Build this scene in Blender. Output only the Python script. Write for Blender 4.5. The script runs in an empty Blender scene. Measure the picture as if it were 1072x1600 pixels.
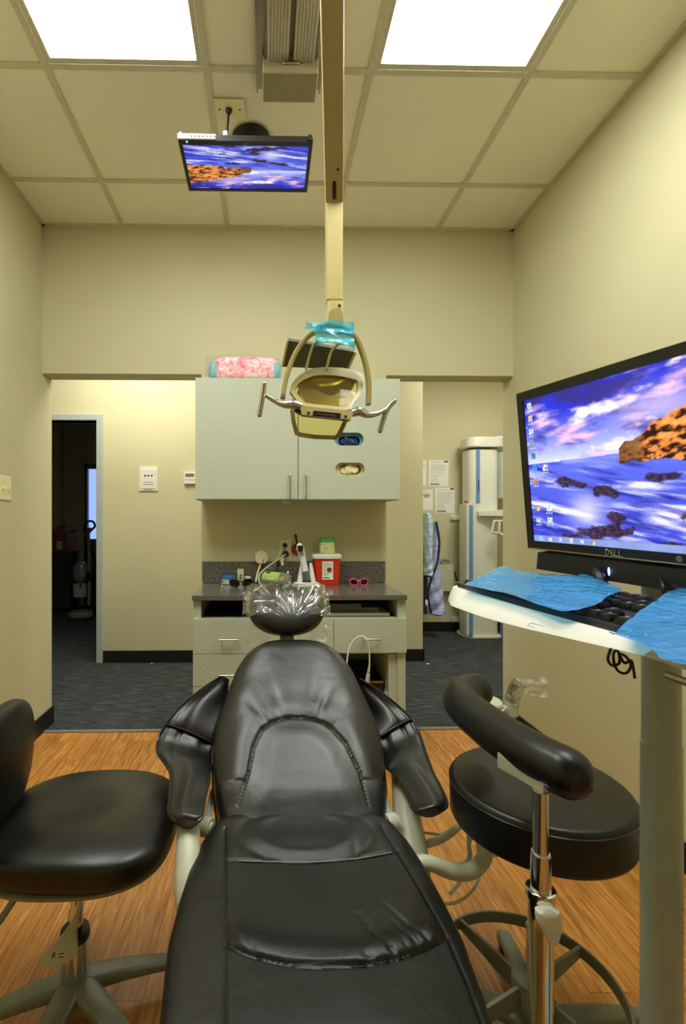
import bpy, bmesh, math, random
import numpy as np
from mathutils import Vector, Matrix, noise
random.seed(7)
S = bpy.context.scene
C = S.collection
PI = math.pi
R = math.radians
V = Vector
# ---------------------------------------------------------------- camera model (used to measure the room)
FPX, PPX, PPY, YAW, CAMZ = 770.0, 430.0, 815.0, R(1.1), 1.22
def ray(px, py):
    x = (px - PPX) / FPX
    return V((x*math.cos(YAW) + math.sin(YAW), -x*math.sin(YAW) + math.cos(YAW), (PPY - py) / FPX))
CAM = V((0, 0, CAMZ))
def W(px, py, Y):
    r = ray(px, py); return CAM + r * (Y / r.y)
def Zp(px, py, z):
    r = ray(px, py); return CAM + r * ((z - CAMZ) / r.z)
def Xp(px, py, X):
    r = ray(px, py); return CAM + r * (X / r.x)
def Pl(px, py, p0, n):
    r = ray(px, py); return CAM + r * ((p0 - CAM).dot(n) / r.dot(n))
# ---------------------------------------------------------------- small maths
def lerp(a, b, t): return a + (b - a) * t
def interp(x, xs, ys):
    return float(np.interp(x, xs, ys))
def smooth(t):
    t = max(0, min(1, t)); return t*t*(3 - 2*t)
def spow(c, e): return math.copysign(abs(c)**e, c)
def catmull(pts, n):
    pts = [V(p) for p in pts]
    if len(pts) < 3:
        return [lerp(pts[0], pts[1], i/n) for i in range(n+1)]
    out = []
    P = [2*pts[0]-pts[1]] + pts + [2*pts[-1]-pts[-2]]
    for i in range(1, len(P)-2):
        a, b, c, d = P[i-1], P[i], P[i+1], P[i+2]
        for k in range(n):
            t = k/n
            out.append(0.5*((2*b) + (c-a)*t + (2*a-5*b+4*c-d)*t*t + (3*b-a-3*c+d)*t**3))
    out.append(pts[-1])
    return out
def fbm(x, y, z=0.0, o=4):
    return noise.fractal(V((x, y, z)), 1.0, 2.0, o)
# ---------------------------------------------------------------- mesh builder
class MB:
    def __init__(s): s.b = bmesh.new()
    def _bev(s, verts, w, seg=2):
        if w <= 0: return
        es = set()
        for v in verts:
            for e in v.link_edges:
                if len(e.link_faces) == 2 and e.calc_face_angle(0) > 0.35: es.add(e)
        bmesh.ops.bevel(s.b, geom=list(es), offset=w, segments=seg, profile=0.5, affect='EDGES', clamp_overlap=True)
    def box(s, c, d, rot=None, bevel=0.0, seg=2):
        m = Matrix.Translation(V(c)) @ (rot.to_4x4() if rot else Matrix.Identity(4)) @ Matrix.Diagonal((d[0], d[1], d[2], 1))
        r = bmesh.ops.create_cube(s.b, size=1.0, matrix=m)
        s._bev(r['verts'], bevel, seg); return s
    def bb(s, x0, x1, y0, y1, z0, z1, bevel=0.0, seg=2):
        return s.box(((x0+x1)/2, (y0+y1)/2, (z0+z1)/2), (abs(x1-x0), abs(y1-y0), abs(z1-z0)), None, bevel, seg)
    def loft(s, rings, closed=True, cap=True, loop=False):
        vs = [[s.b.verts.new(p) for p in r] for r in rings]
        n = len(rings[0]); m = len(rings)
        for i in range(m if loop else m-1):
            a, b = vs[i], vs[(i+1) % m]
            for j in range(n if closed else n-1):
                k = (j+1) % n
                try: s.b.faces.new((a[j], a[k], b[k], b[j]))
                except ValueError: pass
        if cap and closed and not loop:
            try: s.b.faces.new(list(reversed(vs[0])))
            except ValueError: pass
            try: s.b.faces.new(vs[-1])
            except ValueError: pass
        return s
    def tube(s, path, r, n=14, cap=True, sub=0, flat=1.0, up=None, loop=False, rnd=False):
        p = [V(q) for q in path]
        rr = list(r) if isinstance(r, (list, tuple)) else [r]*len(p)
        if sub:
            q = catmull(p, sub)
            rr = [interp(i/(len(q)-1)*(len(p)-1), range(len(p)), rr) for i in range(len(q))]
            p = q
        if rnd:   # hemispherical ends
            t0 = (p[0]-p[1]).normalized(); t1 = (p[-1]-p[-2]).normalized()
            A, B, k = [], [], 6
            for i in range(k):
                a = PI/2*i/k
                A.append((p[0] + t0*rr[0]*math.cos(a), max(1e-4, rr[0]*math.sin(a))))
                B.append((p[-1] + t1*rr[-1]*math.cos(a), max(1e-4, rr[-1]*math.sin(a))))
            p = [a[0] for a in A] + p + [b[0] for b in reversed(B)]
            rr = [a[1] for a in A] + rr + [b[1] for b in reversed(B)]
        m = len(p); rings = []
        def tan(i):
            if loop: return (p[(i+1) % m] - p[i-1]).normalized()
            return (p[min(i+1, m-1)] - p[max(i-1, 0)]).normalized()
        t = tan(0)
        u = V(up) if up else (V((0, 0, 1)) if abs(t.z) < 0.9 else V((1, 0, 0)))
        u = (u - t*u.dot(t)).normalized()
        for i in range(m):
            t = tan(i)
            if up: u = V(up)
            u = (u - t*u.dot(t)).normalized()
            w = t.cross(u)
            rings.append([p[i] + (u*math.cos(2*PI*k/n)*flat + w*math.sin(2*PI*k/n))*rr[i] for k in range(n)])
        return s.loft(rings, True, cap, loop)
    def cyl(s, p0, p1, r0, r1=None, n=28): return s.tube([p0, p1], [r0, r0 if r1 is None else r1], n)
    def lathe(s, prof, c=(0, 0, 0), ax=(0, 0, 1), n=36):
        ax = V(ax).normalized(); u = V((1, 0, 0)) if abs(ax.x) < 0.9 else V((0, 1, 0))
        u = (u - ax*u.dot(ax)).normalized(); w = ax.cross(u); c = V(c)
        return s.loft([[c + ax*z + (u*math.cos(2*PI*k/n) + w*math.sin(2*PI*k/n))*max(r, 1e-4) for k in range(n)] for r, z in prof])
    def prism(s, poly, vec, bevel=0.0, seg=2):
        vec = V(vec); a = [s.b.verts.new(V(p)) for p in poly]; b = [s.b.verts.new(V(p)+vec) for p in poly]
        n = len(poly); s.b.faces.new(a); s.b.faces.new(list(reversed(b)))
        for i in range(n):
            j = (i+1) % n; s.b.faces.new((a[j], a[i], b[i], b[j]))
        s._bev(a+b, bevel, seg); return s
    def grid(s, f, nu, nv, thick=0.0):
        P = [[V(f(i/nu, j/nv)) for j in range(nv+1)] for i in range(nu+1)]
        top = [[s.b.verts.new(q) for q in r] for r in P]
        for i in range(nu):
            for j in range(nv): s.b.faces.new((top[i][j], top[i+1][j], top[i+1][j+1], top[i][j+1]))
        if thick:
            bot = []
            for i in range(nu+1):
                r = []
                for j in range(nv+1):
                    du = P[min(i+1, nu)][j]-P[max(i-1, 0)][j]; dv = P[i][min(j+1, nv)]-P[i][max(j-1, 0)]
                    nn = du.cross(dv)
                    nn = nn.normalized() if nn.length > 1e-12 else V((0, 0, 1))
                    r.append(s.b.verts.new(P[i][j]-nn*thick))
                bot.append(r)
            for i in range(nu):
                for j in range(nv): s.b.faces.new((bot[i][j], bot[i][j+1], bot[i+1][j+1], bot[i+1][j]))
            for i in range(nu):
                s.b.faces.new((top[i+1][0], top[i][0], bot[i][0], bot[i+1][0])); s.b.faces.new((top[i][nv], top[i+1][nv], bot[i+1][nv], bot[i][nv]))
            for j in range(nv):
                s.b.faces.new((top[0][j], top[0][j+1], bot[0][j+1], bot[0][j])); s.b.faces.new((top[nu][j+1], top[nu][j], bot[nu][j], bot[nu][j+1]))
        return s
    def sup(s, c, rad, e1=1.0, e2=1.0, rot=None, nu=40, nv=24, f=None):
        rot = rot or Matrix.Identity(3); c = V(c); rings = []
        for i in range(nv+1):
            a = -PI/2 + PI*i/nv; r = []
            for k in range(nu):
                b = 2*PI*k/nu
                q = V((rad[0]*spow(math.cos(a), e1)*spow(math.cos(b), e2), rad[1]*spow(math.cos(a), e1)*spow(math.sin(b), e2), rad[2]*spow(math.sin(a), e1)))
                if i in (0, nv): q += V((1e-5*math.cos(b), 1e-5*math.sin(b), 0))
                if f: q = f(q)
                r.append(c + rot @ q)
            rings.append(r)
        return s.loft(rings)
    def holes(s, outer, inner, vec):
        vec = V(vec); es = []
        for lp in [outer] + inner:
            v = [s.b.verts.new(V(p)) for p in lp]
            es += [s.b.edges.new((v[i], v[(i+1) % len(v)])) for i in range(len(v))]
        bmesh.ops.triangle_fill(s.b, use_beauty=True, use_dissolve=False, edges=es)
        fs = list(s.b.faces)
        r = bmesh.ops.extrude_face_region(s.b, geom=fs)
        bmesh.ops.translate(s.b, vec=vec, verts=[g for g in r['geom'] if isinstance(g, bmesh.types.BMVert)])
        return s
    def build(s, name, mat, parent=None, sharp=38, smooth=True, wn=True):
        if parent is not None:
            root = parent
            while root.parent: root = root.parent
            s.b.transform(root.matrix_basis.inverted())
        bmesh.ops.recalc_face_normals(s.b, faces=list(s.b.faces))
        me = bpy.data.meshes.new(name); s.b.to_mesh(me); s.b.free()
        if smooth:
            me.shade_smooth()
            me.set_sharp_from_angle(angle=R(sharp))
        for m in (mat if isinstance(mat, (list, tuple)) else [mat]): me.materials.append(m)
        o = bpy.data.objects.new(name, me); C.objects.link(o)
        if smooth and wn and len(me.polygons) < 6000:
            w = o.modifiers.new('weighted', 'WEIGHTED_NORMAL'); w.keep_sharp = True; w.weight = 100
        if parent is not None: o.parent = parent
        return o
def centre(o):
    """move a one-mesh thing's origin to the bottom middle of its mesh"""
    vs = o.data.vertices; n = len(vs)*3; a = np.empty(n, 'f'); vs.foreach_get('co', a); a = a.reshape(-1, 3)
    c = V((float(a[:, 0].min()+a[:, 0].max())/2, float(a[:, 1].min()+a[:, 1].max())/2, float(a[:, 2].min())))
    o.data.transform(Matrix.Translation(-c)); o.location = c; return o
def tag(o, label, cat, group=None, kind=None):
    o['label'] = label; o['category'] = cat
    if group: o['group'] = group
    if kind: o['kind'] = kind
    if o.type == 'MESH': centre(o)
    return o
def thing(name, loc, label, cat, group=None):
    o = bpy.data.objects.new(name, None); C.objects.link(o); o.empty_display_size = 0.05
    o.location = loc; bpy.context.view_layer.update() if False else None
    o.matrix_basis = Matrix.Translation(V(loc))
    return tag(o, label, cat, group)
def struct(name, mb, mat, smooth=False):
    o = mb.build(name, mat, None, smooth=smooth); o['kind'] = 'structure'; return o
def lab(o, label): o['label'] = label; return o
def copy_thing(root, loc, label, rotz=0.0):
    r = root.copy(); C.objects.link(r); r.matrix_basis = Matrix.Translation(V(loc)) @ Matrix.Rotation(rotz, 4, 'Z'); r['label'] = label
    for ch in list(root.children):
        c = ch.copy(); C.objects.link(c); c.parent = r
        for g in list(ch.children):
            d = g.copy(); C.objects.link(d); d.parent = c
    return r
def text(name, body, size, org, right, up, mat, parent=None, ext=0.0006, align='CENTER', shear=0.0):
    cu = bpy.data.curves.new(name, 'FONT'); cu.body = body; cu.size = size; cu.extrude = ext; cu.align_x = align; cu.align_y = 'CENTER'; cu.shear = shear
    cu.resolution_u = 3
    to = bpy.data.objects.new(name, cu); C.objects.link(to)
    dg = bpy.context.evaluated_depsgraph_get()
    me = bpy.data.meshes.new_from_object(to.evaluated_get(dg))
    bpy.data.objects.remove(to); bpy.data.curves.remove(cu)
    x = V(right).normalized(); y = V(up); y = (y - x*y.dot(x)).normalized(); z = x.cross(y)
    M = Matrix.Translation(V(org)) @ Matrix((x, y, z)).transposed().to_4x4()
    if parent is not None:
        root = parent
        while root.parent: root = root.parent
        M = root.matrix_basis.inverted() @ M
    me.transform(M); me.materials.clear(); me.materials.append(mat)
    o = bpy.data.objects.new(name, me); C.objects.link(o)
    if parent is not None: o.parent = parent
    return o
# ---------------------------------------------------------------- materials
def lin(c):
    return tuple(((x/255)/12.92 if x/255 <= 0.04045 else ((x/255+0.055)/1.055)**2.4) for x in c) + (1.0,)
class NT:
    def __init__(s, name):
        s.m = bpy.data.materials.new(name); s.m.use_nodes = True; s.t = s.m.node_tree; s.n = s.t.nodes; s.l = s.t.links
        s.p = s.n['Principled BSDF']; s.out = s.n['Material Output']
    def a(s, typ, **kw):
        n = s.n.new(typ)
        for k, v in kw.items():
            if k in n.inputs: n.inputs[k].default_value = v
            else: setattr(n, k, v)
        return n
    def k(s, a, b): s.l.new(a, b)
    def obj(s, scale=(1, 1, 1), rot=(0, 0, 0)):
        tc = s.a('ShaderNodeTexCoord'); mp = s.a('ShaderNodeMapping'); mp.inputs['Scale'].default_value = scale; mp.inputs['Rotation'].default_value = rot
        s.k(tc.outputs['Object'], mp.inputs['Vector']); return mp.outputs['Vector']
    def ramp(s, fac, stops):
        r = s.a('ShaderNodeValToRGB'); e = r.color_ramp.elements
        while len(e) < len(stops): e.new(0.5)
        for i, (p, c) in enumerate(stops): e[i].position = p; e[i].color = c
        s.k(fac, r.inputs['Fac']); return r.outputs['Color']
    def bump(s, h, strength=0.2, dist=0.002, normal=None):
        b = s.a('ShaderNodeBump'); b.inputs['Strength'].default_value = strength; b.inputs['Distance'].default_value = dist
        s.k(h, b.inputs['Height'])
        if normal: s.k(normal, b.inputs['Normal'])
        s.k(b.outputs['Normal'], s.p.inputs['Normal']); return b.outputs['Normal']
def plain(name, col, rough=0.5, metal=0.0, var=0.06, scale=30.0, bump=0.0, bscale=300.0, spec=0.5, coat=0.0):
    t = NT(name); p = t.p; c = lin(col)
    p.inputs['Roughness'].default_value = rough; p.inputs['Metallic'].default_value = metal
    p.inputs['Specular IOR Level'].default_value = spec
    if coat: p.inputs['Coat Weight'].default_value = coat; p.inputs['Coat Roughness'].default_value = 0.08
    v = t.obj()
    n = t.a('ShaderNodeTexNoise', Scale=scale, Detail=3.0); t.k(v, n.inputs['Vector'])
    k = lambda f: tuple(min(1, x*f) for x in c[:3]) + (1,)
    t.k(t.ramp(n.outputs['Fac'], [(0.3, k(1-var)), (0.7, k(1+var))]), p.inputs['Base Color'])
    if bump:
        n2 = t.a('ShaderNodeTexNoise', Scale=bscale, Detail=2.0); t.k(v, n2.inputs['Vector']); t.bump(n2.outputs['Fac'], bump, 0.001)
    return t.m
def emit(name, col, s):
    t = NT(name); e = t.a('ShaderNodeEmission'); e.inputs['Color'].default_value = col if len(col) == 4 else lin(col); e.inputs['Strength'].default_value = s
    t.k(e.outputs[0], t.out.inputs['Surface']); return t.m
def coat(t, lo=0.05, hi=0.9, p=4.0):
    lw = t.a('ShaderNodeLayerWeight', Blend=0.5); pw = t.a('ShaderNodeMath', operation='POWER'); pw.inputs[1].default_value = p
    t.k(lw.outputs['Facing'], pw.inputs[0]); ma = t.a('ShaderNodeMath', operation='MULTIPLY_ADD'); ma.inputs[1].default_value = hi; ma.inputs[2].default_value = lo; ma.use_clamp = True
    t.k(pw.outputs[0], ma.inputs[0]); return lw, ma.outputs[0]
def film(name, col, clear=0.75, rough=0.12, bump=0.0, bscale=40.0, gl=(1, 1, 1, 1), lo=0.05, dif=None):
    """thin clear plastic film: tinted see-through plus a gloss coat"""
    t = NT(name); tr = t.a('ShaderNodeBsdfTransparent'); tr.inputs['Color'].default_value = col
    g = t.a('ShaderNodeBsdfGlossy'); g.inputs['Roughness'].default_value = rough; g.inputs['Color'].default_value = gl
    d = t.a('ShaderNodeBsdfDiffuse'); d.inputs['Color'].default_value = dif or col
    mx = t.a('ShaderNodeMixShader'); mx.inputs['Fac'].default_value = 1-clear
    t.k(tr.outputs[0], mx.inputs[1]); t.k(d.outputs[0], mx.inputs[2])
    fr, fo = coat(t, lo)
    m2 = t.a('ShaderNodeMixShader'); t.k(fo, m2.inputs['Fac']); t.k(mx.outputs[0], m2.inputs[1]); t.k(g.outputs[0], m2.inputs[2])
    if bump:
        n = t.a('ShaderNodeTexNoise', Scale=bscale, Detail=3.0); t.k(t.obj(), n.inputs['Vector'])
        b = t.a('ShaderNodeBump'); b.inputs['Strength'].default_value = bump; b.inputs['Distance'].default_value = 0.004; t.k(n.outputs['Fac'], b.inputs['Height'])
        for q in (g, d, fr): t.k(b.outputs[0], q.inputs['Normal'])
    t.k(m2.outputs[0], t.out.inputs['Surface']); return t.m
M = {}
def mk_wall(name, col, bs=0.25):
    t = NT(name); v = t.obj(); c = lin(col)
    n = t.a('ShaderNodeTexNoise', Scale=1.2, Detail=2.0); t.k(v, n.inputs['Vector'])
    t.k(t.ramp(n.outputs['Fac'], [(0.3, tuple(x*0.96 for x in c[:3])+(1,)), (0.7, tuple(min(1, x*1.03) for x in c[:3])+(1,))]), t.p.inputs['Base Color'])
    n2 = t.a('ShaderNodeTexNoise', Scale=90.0, Detail=2.0); t.k(v, n2.inputs['Vector'])
    t.p.inputs['Roughness'].default_value = 0.6; t.bump(n2.outputs['Fac'], bs, 0.003); return t.m
M['wall'] = mk_wall('wall_paint', (205, 200, 163))
M['ceil'] = mk_wall('ceiling_tile_white', (245, 241, 222), 0.12)
M['grid'] = plain('ceiling_grid_metal', (206, 202, 180), 0.45)
def mk_wood():
    t = NT('wood_plank_floor'); v = t.obj(rot=(0, 0, R(90)))
    b = t.a('ShaderNodeTexBrick'); b.offset = 0.37; b.inputs['Scale'].default_value = 1.0; b.inputs['Brick Width'].default_value = 0.92; b.inputs['Row Height'].default_value = 0.105
    b.inputs['Mortar Size'].default_value = 0.0009; b.inputs['Color1'].default_value = (0, 0, 0, 1); b.inputs['Color2'].default_value = (1, 1, 1, 1); b.inputs['Mortar'].default_value = (0.5, 0.5, 0.5, 1); b.inputs['Bias'].default_value = 0.0
    t.k(v, b.inputs['Vector'])
    sep = t.a('ShaderNodeSeparateColor'); t.k(b.outputs['Color'], sep.inputs[0])
    add = t.a('ShaderNodeVectorMath', operation='ADD'); sc = t.a('ShaderNodeCombineXYZ')
    mul = t.a('ShaderNodeMath', operation='MULTIPLY'); mul.inputs[1].default_value = 37.0; t.k(sep.outputs[0], mul.inputs[0]); t.k(mul.outputs[0], sc.inputs['Z']); t.k(v, add.inputs[0]); t.k(sc.outputs[0], add.inputs[1])
    mp = t.a('ShaderNodeMapping'); mp.inputs['Scale'].default_value = (1.5, 22, 1); t.k(add.outputs[0], mp.inputs['Vector'])
    g = t.a('ShaderNodeTexNoise', Scale=3.2, Detail=7.0, Roughness=0.62, Distortion=1.2); t.k(mp.outputs[0], g.inputs['Vector'])
    mp2 = t.a('ShaderNodeMapping'); mp2.inputs['Scale'].default_value = (3, 170, 1); t.k(add.outputs[0], mp2.inputs['Vector'])
    g2 = t.a('ShaderNodeTexNoise', Scale=2.0, Detail=3.0); t.k(mp2.outputs[0], g2.inputs['Vector'])
    base = t.ramp(g.outputs['Fac'], [(0.28, lin((146, 88, 34))), (0.45, lin((188, 124, 54))), (0.58, lin((210, 149, 72))), (0.75, lin((230, 180, 106)))])
    fine = t.ramp(g2.outputs['Fac'], [(0.3, (0.7, 0.67, 0.62, 1)), (0.6, (1, 1, 1, 1))])
    m1 = t.a('ShaderNodeMix', data_type='RGBA', blend_type='MULTIPLY'); m1.inputs[0].default_value = 0.85; t.k(base, m1.inputs[6]); t.k(fine, m1.inputs[7])
    tone = t.ramp(sep.outputs[0], [(0.0, (0.86, 0.86, 0.86, 1)), (1.0, (1.1, 1.1, 1.1, 1))])
    m2 = t.a('ShaderNodeMix', data_type='RGBA', blend_type='MULTIPLY'); m2.inputs[0].default_value = 1.0; t.k(m1.outputs[2], m2.inputs[6]); t.k(tone, m2.inputs[7])
    m3 = t.a('ShaderNodeMix', data_type='RGBA'); t.k(b.outputs['Fac'], m3.inputs[0]); t.k(m2.outputs[2], m3.inputs[6]); m3.inputs[7].default_value = lin((120, 74, 32))
    t.k(m3.outputs[2], t.p.inputs['Base Color']); t.p.inputs['Roughness'].default_value = 0.38; t.p.inputs['Specular IOR Level'].default_value = 0.35
    t.bump(g2.outputs['Fac'], 0.12, 0.001); return t.m
M['wood'] = mk_wood()
def mk_carpet():
    t = NT('grey_striped_carpet'); v = t.obj()
    mp = t.a('ShaderNodeMapping'); mp.inputs['Scale'].default_value = (7, 130, 1); t.k(v, mp.inputs['Vector'])
    g = t.a('ShaderNodeTexNoise', Scale=1.0, Detail=4.0, Roughness=0.7); t.k(mp.outputs[0], g.inputs['Vector'])
    t.k(t.ramp(g.outputs['Fac'], [(0.34, lin((26, 30, 31))), (0.52, lin((62, 67, 67))), (0.66, lin((98, 103, 100))), (0.74, lin((165, 168, 156)))]), t.p.inputs['Base Color'])
    t.p.inputs['Roughness'].default_value = 0.95; t.p.inputs['Specular IOR Level'].default_value = 0.1
    n = t.a('ShaderNodeTexNoise', Scale=260.0, Detail=2.0); t.k(v, n.inputs['Vector']); t.bump(n.outputs['Fac'], 0.6, 0.004); return t.m
M['carpet'] = mk_carpet()
def mk_leather(name, col=(9, 9, 9), rough=0.36, bs=0.18, spec=0.75):
    t = NT(name); v = t.obj()
    vo = t.a('ShaderNodeTexVoronoi', Scale=420.0); t.k(v, vo.inputs['Vector'])
    n = t.a('ShaderNodeTexNoise', Scale=6.0, Detail=3.0); t.k(v, n.inputs['Vector'])
    c = lin(col); t.k(t.ramp(n.outputs['Fac'], [(0.3, tuple(x*0.8 for x in c[:3])+(1,)), (0.75, tuple(x*1.3 for x in c[:3])+(1,))]), t.p.inputs['Base Color'])
    t.k(t.ramp(n.outputs['Fac'], [(0.3, (rough-0.04,)*3+(1,)), (0.7, (rough+0.06,)*3+(1,))]), t.p.inputs['Roughness'])
    t.p.inputs['Specular IOR Level'].default_value = spec
    t.bump(vo.outputs['Distance'], bs, 0.0012); return t.m
M['leather'] = mk_leather('black_leather')
M['vinyl'] = mk_leather('black_stool_vinyl', (8, 8, 8), 0.36, 0.05, 0.55)
M['piping'] = plain('black_piping', (22, 22, 21), 0.3)
M['lam'] = plain('sage_laminate', (190, 197, 176), 0.42, var=0.03, scale=60, bump=0.05)
M['lam_in'] = plain('laminate_inside', (188, 182, 146), 0.55)
def mk_counter():
    t = NT('speckled_grey_countertop'); v = t.obj()
    n = t.a('ShaderNodeTexNoise', Scale=120.0, Detail=4.0, Roughness=0.8); t.k(v, n.inputs['Vector'])
    t.k(t.ramp(n.outputs['Fac'], [(0.36, lin((70, 68, 62))), (0.5, lin((98, 96, 87))), (0.64, lin((128, 125, 114)))]), t.p.inputs['Base Color'])
    t.p.inputs['Roughness'].default_value = 0.16; return t.m
M['counter'] = mk_counter()
M['black'] = plain('black_plastic', (17, 17, 17), 0.4)
M['blackm'] = plain('matte_black', (12, 12, 12), 0.6)
M['base'] = plain('black_vinyl_baseboard', (20, 20, 20), 0.45)
M['chrome'] = plain('chrome', (225, 225, 222), 0.07, 1.0, var=0.01)
M['steel'] = plain('brushed_steel', (190, 186, 174), 0.24, 1.0, var=0.05)
M['beige'] = plain('beige_enamel', (194, 195, 172), 0.38, var=0.02)
M['gold'] = plain('lamp_beige_plastic', (199, 185, 126), 0.35, var=0.02)
M['gold2'] = plain('lamp_olive_beige', (156, 140, 80), 0.35, var=0.02)
M['ivory'] = plain('ivory_plastic', (238, 228, 184), 0.4, var=0.02)
M['white'] = plain('white_plastic', (228, 228, 218), 0.35, var=0.02)
M['grey'] = plain('grey_plastic', (120, 120, 112), 0.45)
M['greyg'] = plain('grey_green_enamel', (124, 128, 112), 0.35, var=0.03)
M['pole'] = plain('greige_enamel_post', (160, 168, 160), 0.3, var=0.02)
M['alu'] = plain('anodised_aluminium', (170, 164, 148), 0.35, 0.85, var=0.03)
M['paper'] = plain('white_paper', (236, 236, 226), 0.7, var=0.02)
M['ink'] = plain('black_ink', (30, 30, 32), 0.6)
M['inkg'] = plain('grey_ink', (150, 150, 146), 0.7)
M['red'] = plain('red_plastic', (206, 48, 14), 0.4)
M['pink'] = plain('hot_pink_plastic', (238, 70, 130), 0.25)
M['greenlid'] = plain('green_lid', (72, 176, 96), 0.35)
M['yellowjar'] = plain('pale_yellow_plastic', (214, 208, 130), 0.4)
M['bluelid'] = plain('blue_lid', (38, 96, 176), 0.35)
M['blueacc'] = plain('blue_accent_plastic', (104, 142, 190), 0.4)
M['trim'] = plain('grey_painted_trim', (176, 184, 178), 0.4, var=0.02)
M['hose'] = plain('cream_hose', (216, 212, 184), 0.45, var=0.02)
# ================================================================ SETTING
XL, XR, YF, YB, ZC, ZL = -1.294, 1.460, 2.88, 3.01, 2.94, 2.079
SX0, SX1 = -0.375, 0.708            # stub wall behind the cabinets
YH, YA, YN = 4.29, 5.45, -1.7       # hall wall, alcove wall, wall behind the photographer
struct('floor', MB().bb(XL-0.1, XR+0.1, YN-0.1, YF, -0.05, 0), M['wood'])
struct('floor_hall', MB().bb(-4.2, 3.4, YF, 9.2, -0.05, 0.0), M['carpet'])
struct('trim_1', MB().bb(XL, SX0, YF-0.012, YF+0.02, 0, 0.006, 0.002).bb(SX1, XR, YF-0.012, YF+0.02, 0, 0.006, 0.002), M['grey'])
# ceiling: lay-in tiles over a T-bar grid, openings left for the light troffers
gx = [-1.44+0.0, -0.83, -0.225, 0.40, 1.012]; gy = [-1.16, 0.64-0.61-0.01, 0.635, 1.872, 2.497]
cb = MB()
cb.bb(XL-0.1, XR+0.1, 1.872, YB, ZC, ZC+0.08)
cb.bb(XL-0.1, XR+0.1, YN-0.1, 0.635, ZC, ZC+0.08)
for a, b in ((XL-0.1, -0.83), (-0.225, 0.40), (1.012, XR+0.1)): cb.bb(a, b, 0.635, 1.872, ZC, ZC+0.08)
struct('ceiling', cb, M['ceil'])
gb = MB(); T = 0.013
for x in gx[1:]: gb.bb(x-T, x+T, YN, YF, ZC-0.007, ZC+0.002, 0.0015)
for y in gy: gb.bb(XL, XR, y-T, y+T, ZC-0.0072, ZC+0.002, 0.0015)
gb.bb(XL, XL+0.022, YN, YF, ZC-0.008, ZC).bb(XR-0.022, XR, YN, YF, ZC-0.008, ZC).bb(XL, XR, YF-0.022, YF, ZC-0.008, ZC)
struct('ceiling_grid', gb, M['grid'])
struct("ceiling_hall", MB().bb(-4.2, 3.4, YB, 9.2, 2.94, 3.0), M["ceil"])
struct('wall_left', MB().bb(XL-0.12, XL, YN, YB, 0, ZC, 0.004), M['wall'])
struct('wall_right', MB().bb(XR, XR+0.12, YN, YB, 0, ZC, 0.004), M['wall'])
struct('wall_front', MB().bb(XL-0.12, XR+0.12, YN-0.1, YN, 0, ZC), M['wall'])
struct('wall_back', MB().bb(XL, XR, YF, YB, ZL, ZC).bb(SX0, SX1, YF, YB, 0, ZL+0.0), M['wall'])
DX0, DX1, DZ = -2.28, -1.455, 2.092     # door opening of the dark room
struct('wall_hall', MB().bb(DX1, 1.375, YH, YH+0.12, 0, 2.94).bb(-4.2, DX0, YH, YH+0.12, 0, 2.94).bb(DX0, DX1, YH, YH+0.12, DZ, 2.94).bb(1.375-0.12, 1.375, YH+0.12, YA, 0, 2.94), M['wall'])
struct('wall_alcove', MB().bb(1.255, 3.4, YA, YA+0.1, 0, 2.94).bb(3.3, 3.4, YB, YA, 0, 2.94), M['wall'])
struct('wall_hall_left', MB().bb(-4.2, -4.1, YB, 9.2, 0, 2.94).bb(-4.2, XL-0.12, YB-0.1, YB, 0, 2.94), M['wall'])
struct('wall_hall_near', MB().bb(XR+0.12, 3.4, YB-0.1, YB, 0, 2.94), M['wall'])
dk = mk_wall('storeroom_paint', (206, 190, 150))
struct('wall_storeroom', MB().bb(-4.2, -3.02, 7.9, 8.0, 0, 2.94).bb(-3.02, -2.9, 7.0, 8.0, 0, 2.94).bb(-0.9, -0.8, YH+0.12, 8, 0, 2.94), dk)
struct('baseboard_hall', MB().bb(-1.409, SX0+0.8, YH-0.012, YH, 0, 0.105, 0.003).bb(SX0+0.8, 1.387, YH-0.012, YH, 0, 0.105, 0.003).bb(1.375, 1.387, YH-0.012, YA, 0, 0.105, 0.003), M['base'])
struct('baseboard_alcove', MB().bb(1.387, 3.3, YA-0.012, YA, 0, 0.105, 0.003), M['base'])
struct('baseboard_left', MB().bb(XL, XL+0.01, YN, YB+0.01, 0, 0.105, 0.003), M['base'])
struct('baseboard_right', MB().bb(XR-0.01, XR, YN, YB+0.01, 0, 0.105, 0.003), M['base'])
# storeroom door frame and its leaf edge
fr = struct('door_1', MB().bb(DX1-0.005, DX1+0.05, YH-0.02, YH+0.14, 0, DZ+0.055, 0.006).bb(DX0-0.05, DX0+0.005, YH-0.02, YH+0.14, 0, DZ+0.055, 0.006).bb(DX0, DX1, YH-0.02, YH+0.14, DZ, DZ+0.055, 0.006), M['trim'])
struct('trim_2', MB().bb(DX1-0.017, DX1-0.006, YH+0.03, YH+0.15, 0, DZ), plain('rust_weatherstrip', (150, 66, 40), 0.6))
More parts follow.
